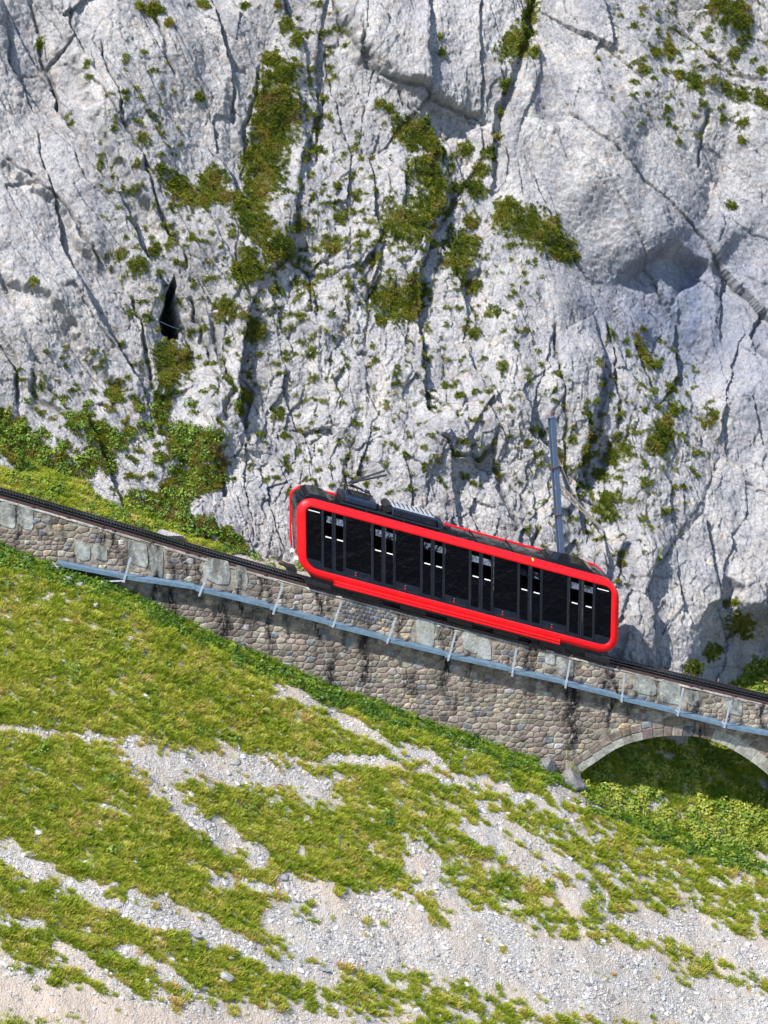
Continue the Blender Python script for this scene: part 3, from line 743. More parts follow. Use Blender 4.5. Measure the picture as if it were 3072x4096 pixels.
def protos(name, lst, m, rock=False):
    c = bpy.data.collections.new(name)
    for i, q in enumerate(lst):
        c.objects.link(proto('%s_%d' % (name, i), q[0], q[1], m, None if rock else q[2]))
    return c
def scatter(name, pts, nrm, scl, tint, coll, nkinds, upmix=0.6):
    n = len(pts)
    me = bpy.data.meshes.new(name); me.vertices.add(n); me.vertices.foreach_set('co', np.asarray(pts, np.float32).ravel())
    up = np.array([0, 0, 1.0]); d = nrm * (1 - upmix) + up * upmix; d /= np.linalg.norm(d, axis=1)[:, None]
    # euler that takes Z to d with a random spin: Rz(phi) Ry(theta) Rz(spin) -> keep as two rotations
    th = np.arccos(np.clip(d[:, 2], -1, 1)); ph = np.arctan2(d[:, 1], d[:, 0]); sp = RNG.uniform(0, 6.283, n)
    cz, sz, cy_, sy_, c0, s0 = np.cos(ph), np.sin(ph), np.cos(th), np.sin(th), np.cos(sp), np.sin(sp)
    R00 = cz * cy_ * c0 - sz * s0; R10 = sz * cy_ * c0 + cz * s0; R20 = -sy_ * c0; R21 = sy_ * s0; R22 = cy_
    eul = np.stack([np.arctan2(R21, R22), -np.arcsin(np.clip(R20, -1, 1)), np.arctan2(R10, R00)], -1)
    a = me.attributes.new('rot', 'FLOAT_VECTOR', 'POINT'); a.data.foreach_set('vector', eul.astype(np.float32).ravel())
    scl = np.asarray(scl, np.float32); scl = np.repeat(scl[:, None], 3, 1) if scl.ndim == 1 else scl
    a = me.attributes.new('scl', 'FLOAT_VECTOR', 'POINT'); a.data.foreach_set('vector', scl.ravel())
    a = me.attributes.new('tint', 'FLOAT', 'POINT'); a.data.foreach_set('value', np.clip(tint, 0, 1).astype(np.float32))
    a = me.attributes.new('knd', 'INT', 'POINT'); a.data.foreach_set('value', RNG.integers(0, nkinds, n).astype(np.int32))
    me.update()
    o = link(name, me)
    g = bpy.data.node_groups.new(name, 'GeometryNodeTree')
    g.interface.new_socket('Geometry', in_out='INPUT', socket_type='NodeSocketGeometry'); g.interface.new_socket('Geometry', in_out='OUTPUT', socket_type='NodeSocketGeometry')
    gi = g.nodes.new('NodeGroupInput'); go = g.nodes.new('NodeGroupOutput')
    iop = g.nodes.new('GeometryNodeInstanceOnPoints'); ci = g.nodes.new('GeometryNodeCollectionInfo')
    ci.inputs['Collection'].default_value = coll; ci.inputs['Separate Children'].default_value = True; ci.inputs['Reset Children'].default_value = True
    def na(nm, t):
        q = g.nodes.new('GeometryNodeInputNamedAttribute'); q.data_type = t; q.inputs['Name'].default_value = nm; return q.outputs['Attribute']
    e2r = g.nodes.new('FunctionNodeEulerToRotation')
    L = g.links
    L.new(gi.outputs[0], iop.inputs['Points']); L.new(ci.outputs[0], iop.inputs['Instance']); iop.inputs['Pick Instance'].default_value = True
    L.new(na('knd', 'INT'), iop.inputs['Instance Index']); L.new(na('rot', 'FLOAT_VECTOR'), e2r.inputs[0]); L.new(e2r.outputs[0], iop.inputs['Rotation'])
    L.new(na('scl', 'FLOAT_VECTOR'), iop.inputs['Scale']); L.new(iop.outputs[0], go.inputs[0])
    md = o.modifiers.new('scatter', 'NODES'); md.node_group = g
    tag(o, kind='stuff')
    return o
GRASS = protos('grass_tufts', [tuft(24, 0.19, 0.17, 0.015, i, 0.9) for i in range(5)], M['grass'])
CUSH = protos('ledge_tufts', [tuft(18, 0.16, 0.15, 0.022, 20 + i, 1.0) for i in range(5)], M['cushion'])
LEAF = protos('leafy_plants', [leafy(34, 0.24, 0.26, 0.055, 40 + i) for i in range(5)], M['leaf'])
PEB = protos('scree_pieces', [pebble(60 + i) for i in range(6)], M['scree'], True)

def ground_points(n, s0, s1, w0, w1):
    s = RNG.uniform(s0, s1, n); w = RNG.uniform(w0, w1, n)
    z = ground_z(s, w) + ground_relief(s, w)
    e = 0.15
    zx = (ground_z(s + e, w) + ground_relief(s + e, w) - z) / e; zw = (ground_z(s, w + e) + ground_relief(s, w + e) - z) / e
    nv = -zx[:, None] * E1 - zw[:, None] * E2 + E3; nv /= np.linalg.norm(nv, axis=1)[:, None]
    p = SW(s, w, z); px, py = project(p)
    return s, w, p, nv, px, py
# grass on the slope
s, w, p, nv, px, py = ground_points(430000, -21, 19, -31, 11)
g, sm_ = grass_mask(px, py, s, w)
seen = (px > -250) & (px < 3350) & (py < 4350) & (py > 1700)
inwall = (w > WF - 0.03) & (w < 1.0) & (s < s_open + 0.1)
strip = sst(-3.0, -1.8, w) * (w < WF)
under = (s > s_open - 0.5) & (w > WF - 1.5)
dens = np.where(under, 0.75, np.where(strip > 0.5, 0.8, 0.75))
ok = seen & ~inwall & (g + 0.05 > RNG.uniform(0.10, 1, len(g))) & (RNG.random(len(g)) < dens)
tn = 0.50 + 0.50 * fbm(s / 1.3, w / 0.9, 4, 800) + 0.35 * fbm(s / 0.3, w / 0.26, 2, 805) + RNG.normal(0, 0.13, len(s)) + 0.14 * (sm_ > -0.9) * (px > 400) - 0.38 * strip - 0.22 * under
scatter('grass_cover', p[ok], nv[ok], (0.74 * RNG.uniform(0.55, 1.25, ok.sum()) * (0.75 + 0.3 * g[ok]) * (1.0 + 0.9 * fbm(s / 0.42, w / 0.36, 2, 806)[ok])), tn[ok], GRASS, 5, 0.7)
# leafy ground cover below and beyond the arch, along the wall foot, behind the track on the left
s, w, p, nv, px, py = ground_points(60000, -21, 19, -14, 11)
n1 = fbm(s / 0.9, w / 0.8, 4, 820, 0.6)
under = (s > s_open - 0.3) & (w > WF - 1.2 + 1.2 * n1)
stripm = (w < WF - 0.05) & (w > WF - 2.0) & (n1 > -0.05)
bank = (w > 1.0) & (s < s_open) & (n1 > 0.12)
slp = (w < -3) & (n1 > 0.34) & (RNG.random(len(s)) < 0.35)
g, _ = grass_mask(px, py, s, w)
ok = (px > -150) & (px < 3300) & ((under & (n1 > 0.0)) | (stripm & (g > .3) & (RNG.random(len(s)) < .6)) | (bank & (RNG.random(len(s)) < .4)) | (slp & (g > .5)))
ok &= ~((w > WF - 0.1) & (w < 1.0) & (s < s_open + 0.1))
tn = 0.42 + 0.7 * fbm(s / 0.8, w / 0.6, 3, 830) + RNG.normal(0, 0.12, len(s)) - 0.25 * (stripm & ~under) + 0.28 * under  # leaves at the arch tinted lighter, sunlight put into their colour
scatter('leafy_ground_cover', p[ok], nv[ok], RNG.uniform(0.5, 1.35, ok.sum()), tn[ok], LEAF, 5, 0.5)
# scree
def ground_at_sand(px, py):
    d, _, _ = seg_dist(px, py, [(-200,3960),(200,4010),(450,4080),(700,4150),(1300,4190)]); return sst(150, 60, d)
s, w, p, nv, px, py = ground_points(240000, -21, 19, -31, 6)
g, sm_ = grass_mask(px, py, s, w)
bare = (1 - g) * (0.25 + 0.75 * sst(-0.8, 0.3, sm_)) + 0.07 * (w < WF - .5)
big = fbm(s / 2.2, w / 1.4, 3, 840)
sandp = ground_at_sand(px, py)
ok = seen_ = (RNG.random(len(s)) > 0.75 * sandp) & (px > -250) & (px < 3350) & (py < 4350) & (RNG.random(len(s)) < bare * (0.35 + 0.9 * sst(-0.3, 0.4, big))) & ~((w > WF - 0.03) & (w < 1.3)) & ~((w > 0) & (s < s_open))
sz = 0.016 + 0.030 * RNG.random(ok.sum()) ** 2 + 0.10 * (RNG.random(ok.sum()) ** 22) + 0.014 * sst(0, 0.4, big[ok]) + 0.05 * RNG.random(ok.sum()) * (g[ok] > .4)
sc3 = np.stack([sz * RNG.uniform(.8, 1.5, len(sz)), sz, sz * RNG.uniform(.6, 1.1, len(sz))], -1)
scatter('scree_stones', p[ok] + nv[ok] * 0.01, nv[ok], sc3, 0.5 + RNG.normal(0, 0.24, ok.sum()), PEB, 6, 0.2)
# cushions of grass on the rock
jj, ii = np.where(vegm > 0.35)
inside = (gx[ii] > -120) & (gx[ii] < 3200) & (PY[jj, ii] > -150)
jj, ii = jj[inside], ii[inside]
keep = (RNG.random(len(jj)) < 0.20 * vegm[jj, ii]) & (jj > 2) & (ii > 2) & (jj < PX.shape[0] - 3) & (ii < PX.shape[1] - 3)
jj, ii = jj[keep], ii[keep]
du = CV[jj, ii + 2] - CV[jj, ii - 2]; dv = CV[jj - 2, ii] - CV[jj + 2, ii]
nn = np.cross(du, dv); nn /= np.linalg.norm(nn, axis=1)[:, None] + 1e-9
pp = CV[jj, ii] + nn * 0.01
uu, vv2 = U[jj, ii], Vv[jj, ii]
tn = 0.45 + 0.6 * fbm(uu / 0.9, vv2 / 0.9, 3, 900) + RNG.normal(0, 0.13, len(uu)) - 0.04 * (veg[jj, ii] < 0.3)
lowleft = (PX[jj, ii] < 950) & (PY[jj, ii] > 1600)
tn = tn + 0.12 * lowleft
scatter('ledge_vegetation', pp, nn, RNG.uniform(0.35, 1.0, len(uu)) * np.where(veg[jj, ii] > 0.5, 0.95, 0.7), tn, CUSH, 5, 0.35)
lk = lowleft & (RNG.random(len(uu)) < 0.06)
scatter('leafy_ledge_plants', pp[lk], nn[lk], RNG.uniform(0.5, 1.2, lk.sum()), 0.3 + RNG.normal(0, 0.2, lk.sum()), LEAF, 5, 0.5)

# ------------------------------------------------------------------ STONE VIADUCT
TOPD = 0.17                                # wall top below rail top
arch_px = [(2322,3088),(2383,3045),(2471,2986),(2545,2962),(2626,2946),(2728,2940),(2816,2950),(2897,2977),(2964,3016),(3032,3062),(3090,3112),(3150,3180),(3190,3260)]
ap = on_plane([a[0] for a in arch_px], [a[1] for a in arch_px], WF)
ARS, ARZ = ap @ E1, ap[:, 2]
_t = np.linspace(0, 1, len(ARS)); _tf = np.linspace(0, 1, 90)
def smooth_curve(v):
    f = np.interp(_tf, _t, v); k = np.ones(7) / 7
    g = np.convolve(np.pad(f, 3, mode='edge'), k, 'valid'); g[0], g[-1] = f[0], f[-1]; return g
ARC_S, ARC_Z = smooth_curve(ARS), smooth_curve(ARZ)
def arch_z(s):
    return np.where((s > ARC_S[0]) & (s < ARC_S[-1]), np.interp(s, ARC_S, ARC_Z), -1e3)
WB = 0.85                                  # back face of the wall
viaduct = root('stone_viaduct', SW(0.0, WF, float(ZB(0.0))), 'brown rubble stone retaining wall with pale arch carrying the mountain railway', 'viaduct')
STAINS = [(690,2430,16,190),(895,2560,26,150),(1275,2420,12,160),(1600,2420,10,110),(1770,2500,9,80),(1810,2520,9,90),(2110,2590,10,90),(2135,2600,8,80),(2420,2680,10,110),(2460,2690,10,120),(2620,2730,9,70),(2755,2770,9,80),(2790,2790,9,90),
          (400,2100,9,70),(415,2160,8,60),(445,2160,8,60),(620,2290,14,150),(960,2380,12,120),(735,2260,9,70),(790,2270,8,70),(2290,2850,26,170),(1460,2620,20,140),(1330,2740,22,100),(1780,2680,20,90),(2440,2830,10,80),(2800,2900,14,80),(3050,2860,10,90),(70,2100,8,60),(1040,2330,8,70),(1070,2330,8,70),(2270,2760,14,120),(1080,2520,10,80)]
def stain_at(Pw):
    px, py = project(Pw)
    ss = Pw @ E1
    m = np.zeros(len(px))
    for (cx, cy, rx, ry) in STAINS:
        d = ((px - cx + 10 * np.sin(py / 23.0 + cx)) / rx) ** 2 + (np.maximum(np.abs(py - cy) - 0.3 * ry, 0) / ry) ** 2
        m = np.maximum(m, np.exp(-d * 0.9) * 1.25)
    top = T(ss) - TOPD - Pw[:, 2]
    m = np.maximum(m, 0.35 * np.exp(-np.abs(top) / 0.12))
    m = np.maximum(m, 0.75 * sst(0.08, 0.36, fbm(ss / 0.5, Pw[:, 2] / 1.6, 4, 950)) * 1.0)
    return m
def vfan(name, cols, zlo, zhi, w, nrow, m, parent, flip=False):
    V = []; F = []
    nc = len(cols)
    for j in range(nrow + 1):
        z = zlo + (zhi - zlo) * j / nrow
        rel = 0.018 * fbm(cols * 2.2, z * 2.2, 3, 960)
        V.append(SW(cols, w + (-rel if not flip else rel), z))
    V = np.concatenate(V)
    for j in range(nrow):
        for i in range(nc - 1):
            a = j * nc + i; q = (a, a + 1, a + nc + 1, a + nc)
            F.append(q[::-1] if flip else q)
    return part(name, V, F, m, parent, smooth=True, attrs={'stain': stain_at(V)})
cols = np.unique(np.concatenate([np.arange(-40, -21, 1.0), np.arange(-21, 18, 0.12), np.arange(18, 40, 1.0), ARC_S[[0, -1]] - 1e-3, ARC_S[[0, -1]] + 1e-3]))
ztop = T(cols) - TOPD
lo = np.maximum(ZB(cols) - 1.2, arch_z(cols)); lo = np.minimum(lo, ztop - 0.3)
front = vfan('mortar_face', cols, lo, ztop, WF, 34, M['mortar'], viaduct)
backw = vfan('rear_face', cols, lo, ztop, WB, 4, M['mortar'], viaduct, True)
mb = MB()
for i in range(len(cols) - 1):
    a, b = cols[i], cols[i + 1]
    mb.add([SW(a, WF - 0.02, ztop[i]), SW(b, WF - 0.02, ztop[i + 1]), SW(b, WB, ztop[i + 1]), SW(a, WB, ztop[i])], [(0, 1, 2, 3)])
mb.part('wall_top', M['concrete'], viaduct)
mb = MB()
for i in range(len(ARC_S) - 1):
    nw = 6
    for k in range(nw):
        w0 = WF + (WB - WF) * k / nw; w1 = WF + (WB - WF) * (k + 1) / nw
        mb.add([SW(ARC_S[i], w0, ARC_Z[i]), SW(ARC_S[i], w1, ARC_Z[i]), SW(ARC_S[i + 1], w1, ARC_Z[i + 1]), SW(ARC_S[i + 1], w0, ARC_Z[i + 1])], [(0, 1, 2, 3)])
for se, zz in ((ARC_S[0], ARC_Z[0]), (ARC_S[-1], ARC_Z[-1])):
    z0 = float(ZB(se)) - 2.0
    mb.add([SW(se, WF, z0), SW(se, WB, z0), SW(se, WB, zz), SW(se, WF, zz)], [(0, 1, 2, 3)])
mb.part('arch_soffit', M['concrete'], viaduct)
# coping slabs: a pale lip just below the track
cop_tones = [(0.33, 0.31, 0.28), (0.38, 0.36, 0.32), (0.28, 0.26, 0.235), (0.42, 0.40, 0.35)]
s = -20.6; k = 0
while s < 18:
    L = random.uniform(0.7, 1.3)
    if random.random() < 0.8:
        a, b = s + 0.015, s + L - 0.015
        o_ = random.uniform(0.02, 0.05); th = random.uniform(0.05, 0.08)
        V = [SW(a, WF - o_, T(a) - TOPD - th), SW(b, WF - o_, T(b) - TOPD - th), SW(b, WF + 0.3, T(b) - TOPD - th), SW(a, WF + 0.3, T(a) - TOPD - th),
             SW(a, WF - o_, T(a) - TOPD + .006), SW(b, WF - o_, T(b) - TOPD + .006), SW(b, WF + 0.3, T(b) - TOPD + .006), SW(a, WF + 0.3, T(a) - TOPD + .006)]
        m_ = MB().hexa(V); t_ = random.choice(cop_tones)
        part('coping_slab', m_.V, m_.F, M['stone'], viaduct, attrs={'tone': np.tile(t_, (8, 1)), 'stain': stain_at(np.array(V)) * .6}, bevel=0.012)
    s += L
# pale concrete repairs
PATCH = [(0,2005,62,110),(66,2020,68,95),(300,2165,60,75),(370,2180,60,60),(510,2168,85,95),(600,2180,55,130),(815,2232,110,105),(940,2260,50,100),(1660,2475,80,110),(1850,2520,60,90),(1905,2545,60,95),(2225,2625,70,80),(2530,2700,95,80),(2635,2720,90,95),(2740,2760,60,60),(2900,2790,70,70),(2180,2600,40,60)]
for (x, y, wd, ht) in PATCH:
    out = []
    n = 12
    for q in range(n):
        a = 2 * math.pi * q / n
        ca, sa = math.cos(a), math.sin(a)
        rx = abs(ca) ** 0.45 * (1 if ca > 0 else -1); ry = abs(sa) ** 0.45 * (1 if sa > 0 else -1)
        out.append((x + wd / 2 + rx * wd / 2 * random.uniform(.85, 1.05), y + ht / 2 + ry * ht / 2 * random.uniform(.85, 1.05) + 0.25 * rx * wd / 2))
    A = on_plane([p[0] for p in out], [p[1] for p in out], WF)
    V = np.concatenate([A + E2 * 0.01, A - E2 * 0.035, [A.mean(0) - E2 * 0.045]])
    F = [(q, (q + 1) % n, n + (q + 1) % n, n + q) for q in range(n)] + [(n + q, n + (q + 1) % n, 2 * n) for q in range(n)]
    F = [f[::-1] for f in F]
    part('concrete_patch', V, F, M['concrete'], viaduct, attrs={'stain': stain_at(V)})
# rubble stones
def stone_tone(px=0):
    r = random.random()
    base = (0.185, 0.155, 0.130) if r < 0.45 else (0.135, 0.112, 0.097) if r < 0.68 else (0.25, 0.225, 0.19) if r < 0.90 else (0.13, 0.140, 0.155) if r < 0.96 else (0.34, 0.27, 0.18) if r < 0.985 else (0.28, 0.28, 0.28)
    k = random.uniform(0.8, 1.2); return np.array([c * k * random.uniform(0.95, 1.05) * q for c, q in zip(base, (1.07, 1.03, 0.98))])
def stone_mesh(poly, w, proud, seed):
    """poly: outline in (s, z); returns vertices and faces of one cushion-shaped stone in the wall"""
    r = random.Random(seed); n = len(poly); poly = np.array(poly); c = poly.mean(0)
    V = [SW(p[0], w + 0.03, p[1]) for p in poly]
    V += [SW(p[0], w - proud * 0.55, p[1]) for p in (c + (poly - c) * 0.97)]
    V += [SW(p[0], w - proud * r.uniform(0.85, 1.2), p[1]) for p in (c + (poly - c) * 0.70)]
    V.append(SW(c[0], w - proud * r.uniform(0.95, 1.25), c[1]))
    F = []
    for L_ in (0, n):
        F += [(L_ + q, L_ + n + q, L_ + n + (q + 1) % n, L_ + (q + 1) % n) for q in range(n)]
    F += [(2 * n + q, 3 * n, 2 * n + (q + 1) % n) for q in range(n)]
    return np.array(V), [f[::-1] for f in F]
def rounded(cs, cz, a, b, tilt, seed, n=9):
    r = random.Random(seed); out = []
    ph = r.uniform(0, 6.28); e = r.uniform(0.45, 0.8)
    for q in range(n):
        t = 2 * math.pi * (q + r.uniform(-.2, .2)) / n
        x = abs(math.cos(t)) ** e * math.copysign(1, math.cos(t)) * a * r.uniform(0.86, 1.06)
        y = abs(math.sin(t)) ** e * math.copysign(1, math.sin(t)) * b * r.uniform(0.86, 1.06)
        out.append((cs + x, cz + y + tilt * x))
    return out
stones = []
TILT = -0.12
def in_wall(s_, z_, m_=0.0):
    top_ = float(T(s_)) - TOPD - 0.05 - m_; b_ = float(ZB(s_)) - 0.12 + m_
    if z_ > top_ or z_ < b_: return False
    if s_ > ARC_S[0] - 0.35:
        d_ = np.min(np.hypot(ARC_S - s_, ARC_Z - z_))
        if d_ < 0.62 + m_: return False
        if float(arch_z(np.array(s_))) > z_: return False
    return True
sites = []
zr = -14.0
while zr < 9:
    rh = random.uniform(0.17, 0.33)
    s = -20.8 + random.uniform(0, .4)
    while s < 17.5:
        wd = rh * random.uniform(0.85, 1.9)
        cs_ = s + wd / 2; cz_ = zr + rh / 2 + TILT * cs_ + random.uniform(-.28, .28) * rh
        if float(ZB(cs_)) - 1.5 < cz_ < float(T(cs_)) + .6: sites.append((cs_, cz_))
        s += wd
    zr += rh
sites = np.array(sites)
ZK = 1.7
def clip_half(poly, px_, pz_, nx__, nz__):
    out = []
    for i in range(len(poly)):
        a = poly[i]; b = poly[(i + 1) % len(poly)]
        da = (a[0] - px_) * nx__ + (a[1] - pz_) * nz__; db = (b[0] - px_) * nx__ + (b[1] - pz_) * nz__
        if da <= 0: out.append(a)
        if (da < 0) != (db < 0) and da != db:
            t_ = da / (da - db); out.append((a[0] + t_ * (b[0] - a[0]), a[1] + t_ * (b[1] - a[1])))
    return out
for i, (cs_, cz_) in enumerate(sites):
    if not in_wall(cs_, cz_, 0.02): continue
    px_, py_ = project(SW(cs_, WF, cz_)[None])
    if any(x - 8 < px_[0] < x + wd_ + 8 and y - 8 < py_[0] - .25 * (px_[0] - x - wd_ / 2) < y + ht_ + 8 for (x, y, wd_, ht_) in PATCH): continue
    if random.random() < 0.03: continue
    poly = [(cs_ - .45, cz_ - .3), (cs_ + .45, cz_ - .3), (cs_ + .45, cz_ + .3), (cs_ - .45, cz_ + .3)]
    dd_ = np.abs(sites[:, 0] - cs_) + np.abs(sites[:, 1] - cz_)
    for j in np.where((dd_ < 1.2) & (dd_ > 1e-6))[0]:
        ex, ez = sites[j, 0] - cs_, (sites[j, 1] - cz_)
        poly = clip_half(poly, cs_ + ex / 2, cz_ + ez / 2, ex, ez * ZK * ZK)
        if len(poly) < 3: break
    g_ = (float(T(cs_ + .5)) - float(T(cs_ - .5)))
    poly = clip_half(poly, cs_, float(T(cs_)) - TOPD - 0.07, -g_, 1.0) if len(poly) > 2 else poly
    if len(poly) < 3: continue
    poly = np.array(poly); c_ = poly.mean(0)
    # cut the corners and open the joint
    q_ = []
    for k in range(len(poly)):
        a = poly[k]; b = poly[(k + 1) % len(poly)]; q_ += [a * .87 + b * .13, a * .13 + b * .87]
    q_ = np.array(q_); keep_ = [0]
    for k in range(1, len(q_)):
        if np.linalg.norm(q_[k] - q_[keep_[-1]]) > .03: keep_.append(k)
    q_ = q_[keep_]
    if len(q_) < 5: continue
    size_ = np.sqrt(np.prod(q_.max(0) - q_.min(0)))
    gap = random.uniform(0.006, 0.026)
    q_ = c_ + (q_ - c_) * max(.5, 1 - 2 * gap / size_) + np.array([[random.uniform(-.008, .008), random.uniform(-.008, .008)] for _ in q_])
    stones.append((size_ ** 2, [tuple(v) for v in q_], -20 < px_[0] < 3090))
# neat dark grey blocks beneath the carriage
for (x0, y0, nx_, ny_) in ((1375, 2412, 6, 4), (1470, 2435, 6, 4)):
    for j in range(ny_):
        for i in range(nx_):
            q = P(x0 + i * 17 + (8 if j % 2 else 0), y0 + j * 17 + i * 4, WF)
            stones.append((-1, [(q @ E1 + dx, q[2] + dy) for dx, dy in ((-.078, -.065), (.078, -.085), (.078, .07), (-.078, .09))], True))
order = sorted(range(len(stones)), key=lambda i: -stones[i][0] * stones[i][2])
big_ = set(order[:285])
JV, JF, JT = [], [], []
for i, (ar, poly, vis) in enumerate(stones):
    V, F = stone_mesh(poly, WF, (0.008 + 0.028 * random.random() ** 1.5) if ar > 0 else 0.03, i)
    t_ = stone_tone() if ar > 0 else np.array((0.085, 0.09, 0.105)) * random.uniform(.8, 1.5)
    if i in big_:
        part('stone', V, F, M['stone'], viaduct, smooth=True, attrs={'tone': np.tile(t_, (len(V), 1)), 'stain': stain_at(V)})
    else:
        n0 = sum(len(v) for v in JV) if False else (JN if JV else 0)
        JF += [tuple(a + n0 for a in f) for f in F]; JV.append(V); JT.append(np.tile(t_, (len(V), 1))); JN = n0 + len(V)
JV = np.concatenate(JV); JT = np.concatenate(JT)
o = part('small_stones', JV, JF, M['stone'], viaduct, smooth=True, attrs={'tone': JT, 'stain': stain_at(JV)})
o['kind'] = 'stuff'
# arch ring
AR = np.stack([ARC_S, ARC_Z], 1)
dl = np.hypot(*np.diff(AR, axis=0).T); cum = np.concatenate([[0], np.cumsum(dl)])
def on_arc(t):
    p = np.array([np.interp(t, cum, AR[:, 0]), np.interp(t, cum, AR[:, 1])])
    e = 0.25; d = np.array([np.interp(t + e, cum, AR[:, 0]) - np.interp(t - e, cum, AR[:, 0]), np.interp(t + e, cum, AR[:, 1]) - np.interp(t - e, cum, AR[:, 1])])
    d /= np.linalg.norm(d) + 1e-9; return p, np.array([-d[1], d[0]])
t = 0.0
pale_l, pale_r = 2.75, None
tr_ = float(np.interp(float(P(2840, 2950, WF) @ E1), ARC_S, cum))
while t < cum[-1] - 0.2:
    L = random.uniform(0.36, 0.5)
    p0, n0 = on_arc(t + 0.008); p1, n1_ = on_arc(min(t + L - 0.008, cum[-1]))
    pale = t < pale_l or t > tr_
    hh = (0.34 if t < pale_l else 0.52) if pale else random.uniform(0.34, 0.5)
    pr = 0.03 if pale else random.uniform(0.03, 0.07)
    lo0, lo1 = (p0 - n0 * 0.02, p1 - n1_ * 0.02)
    poly = [lo0, lo1, p1 + n1_ * hh, p0 + n0 * hh]
    V = [SW(q[0], WF + 0.25, q[1]) for q in poly] + [SW(q[0], WF - pr, q[1]) for q in poly]
    mm = MB().hexa([V[0], V[1], V[2], V[3], V[4], V[5], V[6], V[7]])
    tn_ = np.array((0.31, 0.30, 0.26)) * random.uniform(.88, 1.08) if pale else stone_tone()
    part('arch_stone', mm.V, mm.F, M['stone'], viaduct, attrs={'tone': np.tile(tn_, (8, 1)), 'stain': stain_at(np.array(V)) * (0.6 if pale else 1)}, bevel=0.012 if pale else 0.04)
    if not (t > tr_):
        q0 = p0 + n0 * (hh + .02); q1 = p1 + n1_ * (hh + 0.02); h2_ = random.uniform(.30, .40)
        poly = [q0, q1, q1 + n1_ * h2_, q0 + n0 * h2_]
        if poly[2][1] < T(poly[2][0]) - TOPD - .15:
            V = [SW(q[0], WF + 0.05, q[1]) for q in poly] + [SW(q[0], WF - random.uniform(.03, .07), q[1]) for q in poly]
            mm = MB().hexa(V)
            part('arch_stone', mm.V, mm.F, M['stone'], viaduct, attrs={'tone': np.tile(stone_tone(), (8, 1)), 'stain': stain_at(np.array(V))}, bevel=0.05)
    t += L

# ------------------------------------------------------------------ RAILWAY TRACK
track = root('railway_track', SW(0.0, 0.0, float(T(0.0)) - 0.16), 'dark steel rack railway track running along the stone wall top', 'railway track')
SG = np.arange(-40, 40, 0.4)
def sweep(prof, name, m, parent, sg=SG, bev=0):
    """prof: closed list of (w, dz) from rail top, swept along the track"""
    n = len(prof); V = []; F = []
    for s_ in sg:
        t_ = T(s_); V += [SW(s_, w_, t_ + z_) for w_, z_ in prof]
    for i in range(len(sg) - 1):
        for k in range(n):
            a = i * n + k; b = i * n + (k + 1) % n; F.append((a, a + n, b + n, b))
    F += [tuple(range(n)), tuple(range((len(sg) - 1) * n, len(sg) * n))[::-1]]
    return part(name, V, F, m, parent)
def rect(w0, w1, z0, z1): return [(w0, z0), (w1, z0), (w1, z1), (w0, z1)]
for sg_ in (-1, 1):
    sweep([(sg_ * .40 - .06, -.12), (sg_ * .40 + .06, -.12), (sg_ * .40 + .06, -.105), (sg_ * .40 + .015, -.095), (sg_ * .40 + .015, -.04), (sg_ * .40 + .035, -.03), (sg_ * .40 + .035, 0), (sg_ * .40 - .035, 0), (sg_ * .40 - .035, -.03), (sg_ * .40 - .015, -.04), (sg_ * .40 - .015, -.095), (sg_ * .40 - .06, -.105)], 'rail', M['steel_dark'], track)
    sweep(rect(sg_ * .40 - .028, sg_ * .40 + .028, .0, .004), 'rail_head', M['steel_rail'], track)
sweep(rect(-.66, -.60, -.15, -.055), 'side_girder', M['rust'], track)
sweep(rect(.60, .66, -.15, -.055), 'side_girder', M['rust'], track)
sweep(rect(-.06, .06, -.12, .03), 'rack_bar', M['steel_dark'], track)
sweep(rect(-.60, .60, -.163, -.150), 'ballast_plate', M['black'], track)
mb = MB()
for s_ in np.arange(-22, 19, 0.125):
    for sg_ in (-1, 1):
        c = SW(s_, sg_ * 0.095, T(s_) + 0.01); mb.box(c, (E1 + MSL * E3, E2, E3), (0.035, 0.036, 0.03))
rk = mb.part('rack_teeth', M['steel_rail'], track); rk['kind'] = 'stuff'
slp_me = None
for s_ in np.arange(-21.5, 18.5, 0.62):
    c = SW(s_, 0, float(T(s_)) - 0.135)
    if slp_me is None:
        m_ = MB().box(ZERO, (E1 + MSL * E3, E2, E3), (0.07, 0.595, 0.013)); slp_me = mesh_of('sleeper', m_.V, m_.F, M['steel_dark'])
        cl_m = MB().box(ZERO, (E1 + MSL * E3, E2, E3), (0.05, 0.05, 0.07)).box(np.array([0, 0, -0.09]), (E1, E2, E3), (0.03, 0.03, 0.05)); cl_me = mesh_of('anchor_bolt', cl_m.V, cl_m.F, M['rust'])
    o = link('sleeper', slp_me, track); o.location = c - root_loc(track)
for px_ in (130, 270, 408, 452, 605, 745, 790, 945, 1060, 1275, 1610, 1780, 1815, 2120, 2285, 2425, 2470, 2620, 2760, 2800, 2935, 3050):
    s_ = S_of(px_, np.interp(px_, trk[:, 0], trk[:, 1]) + 40, -.7)
    o = link('anchor_bolt', cl_me, track); o.location = SW(s_, -0.735, float(T(s_)) - 0.10) - root_loc(track)

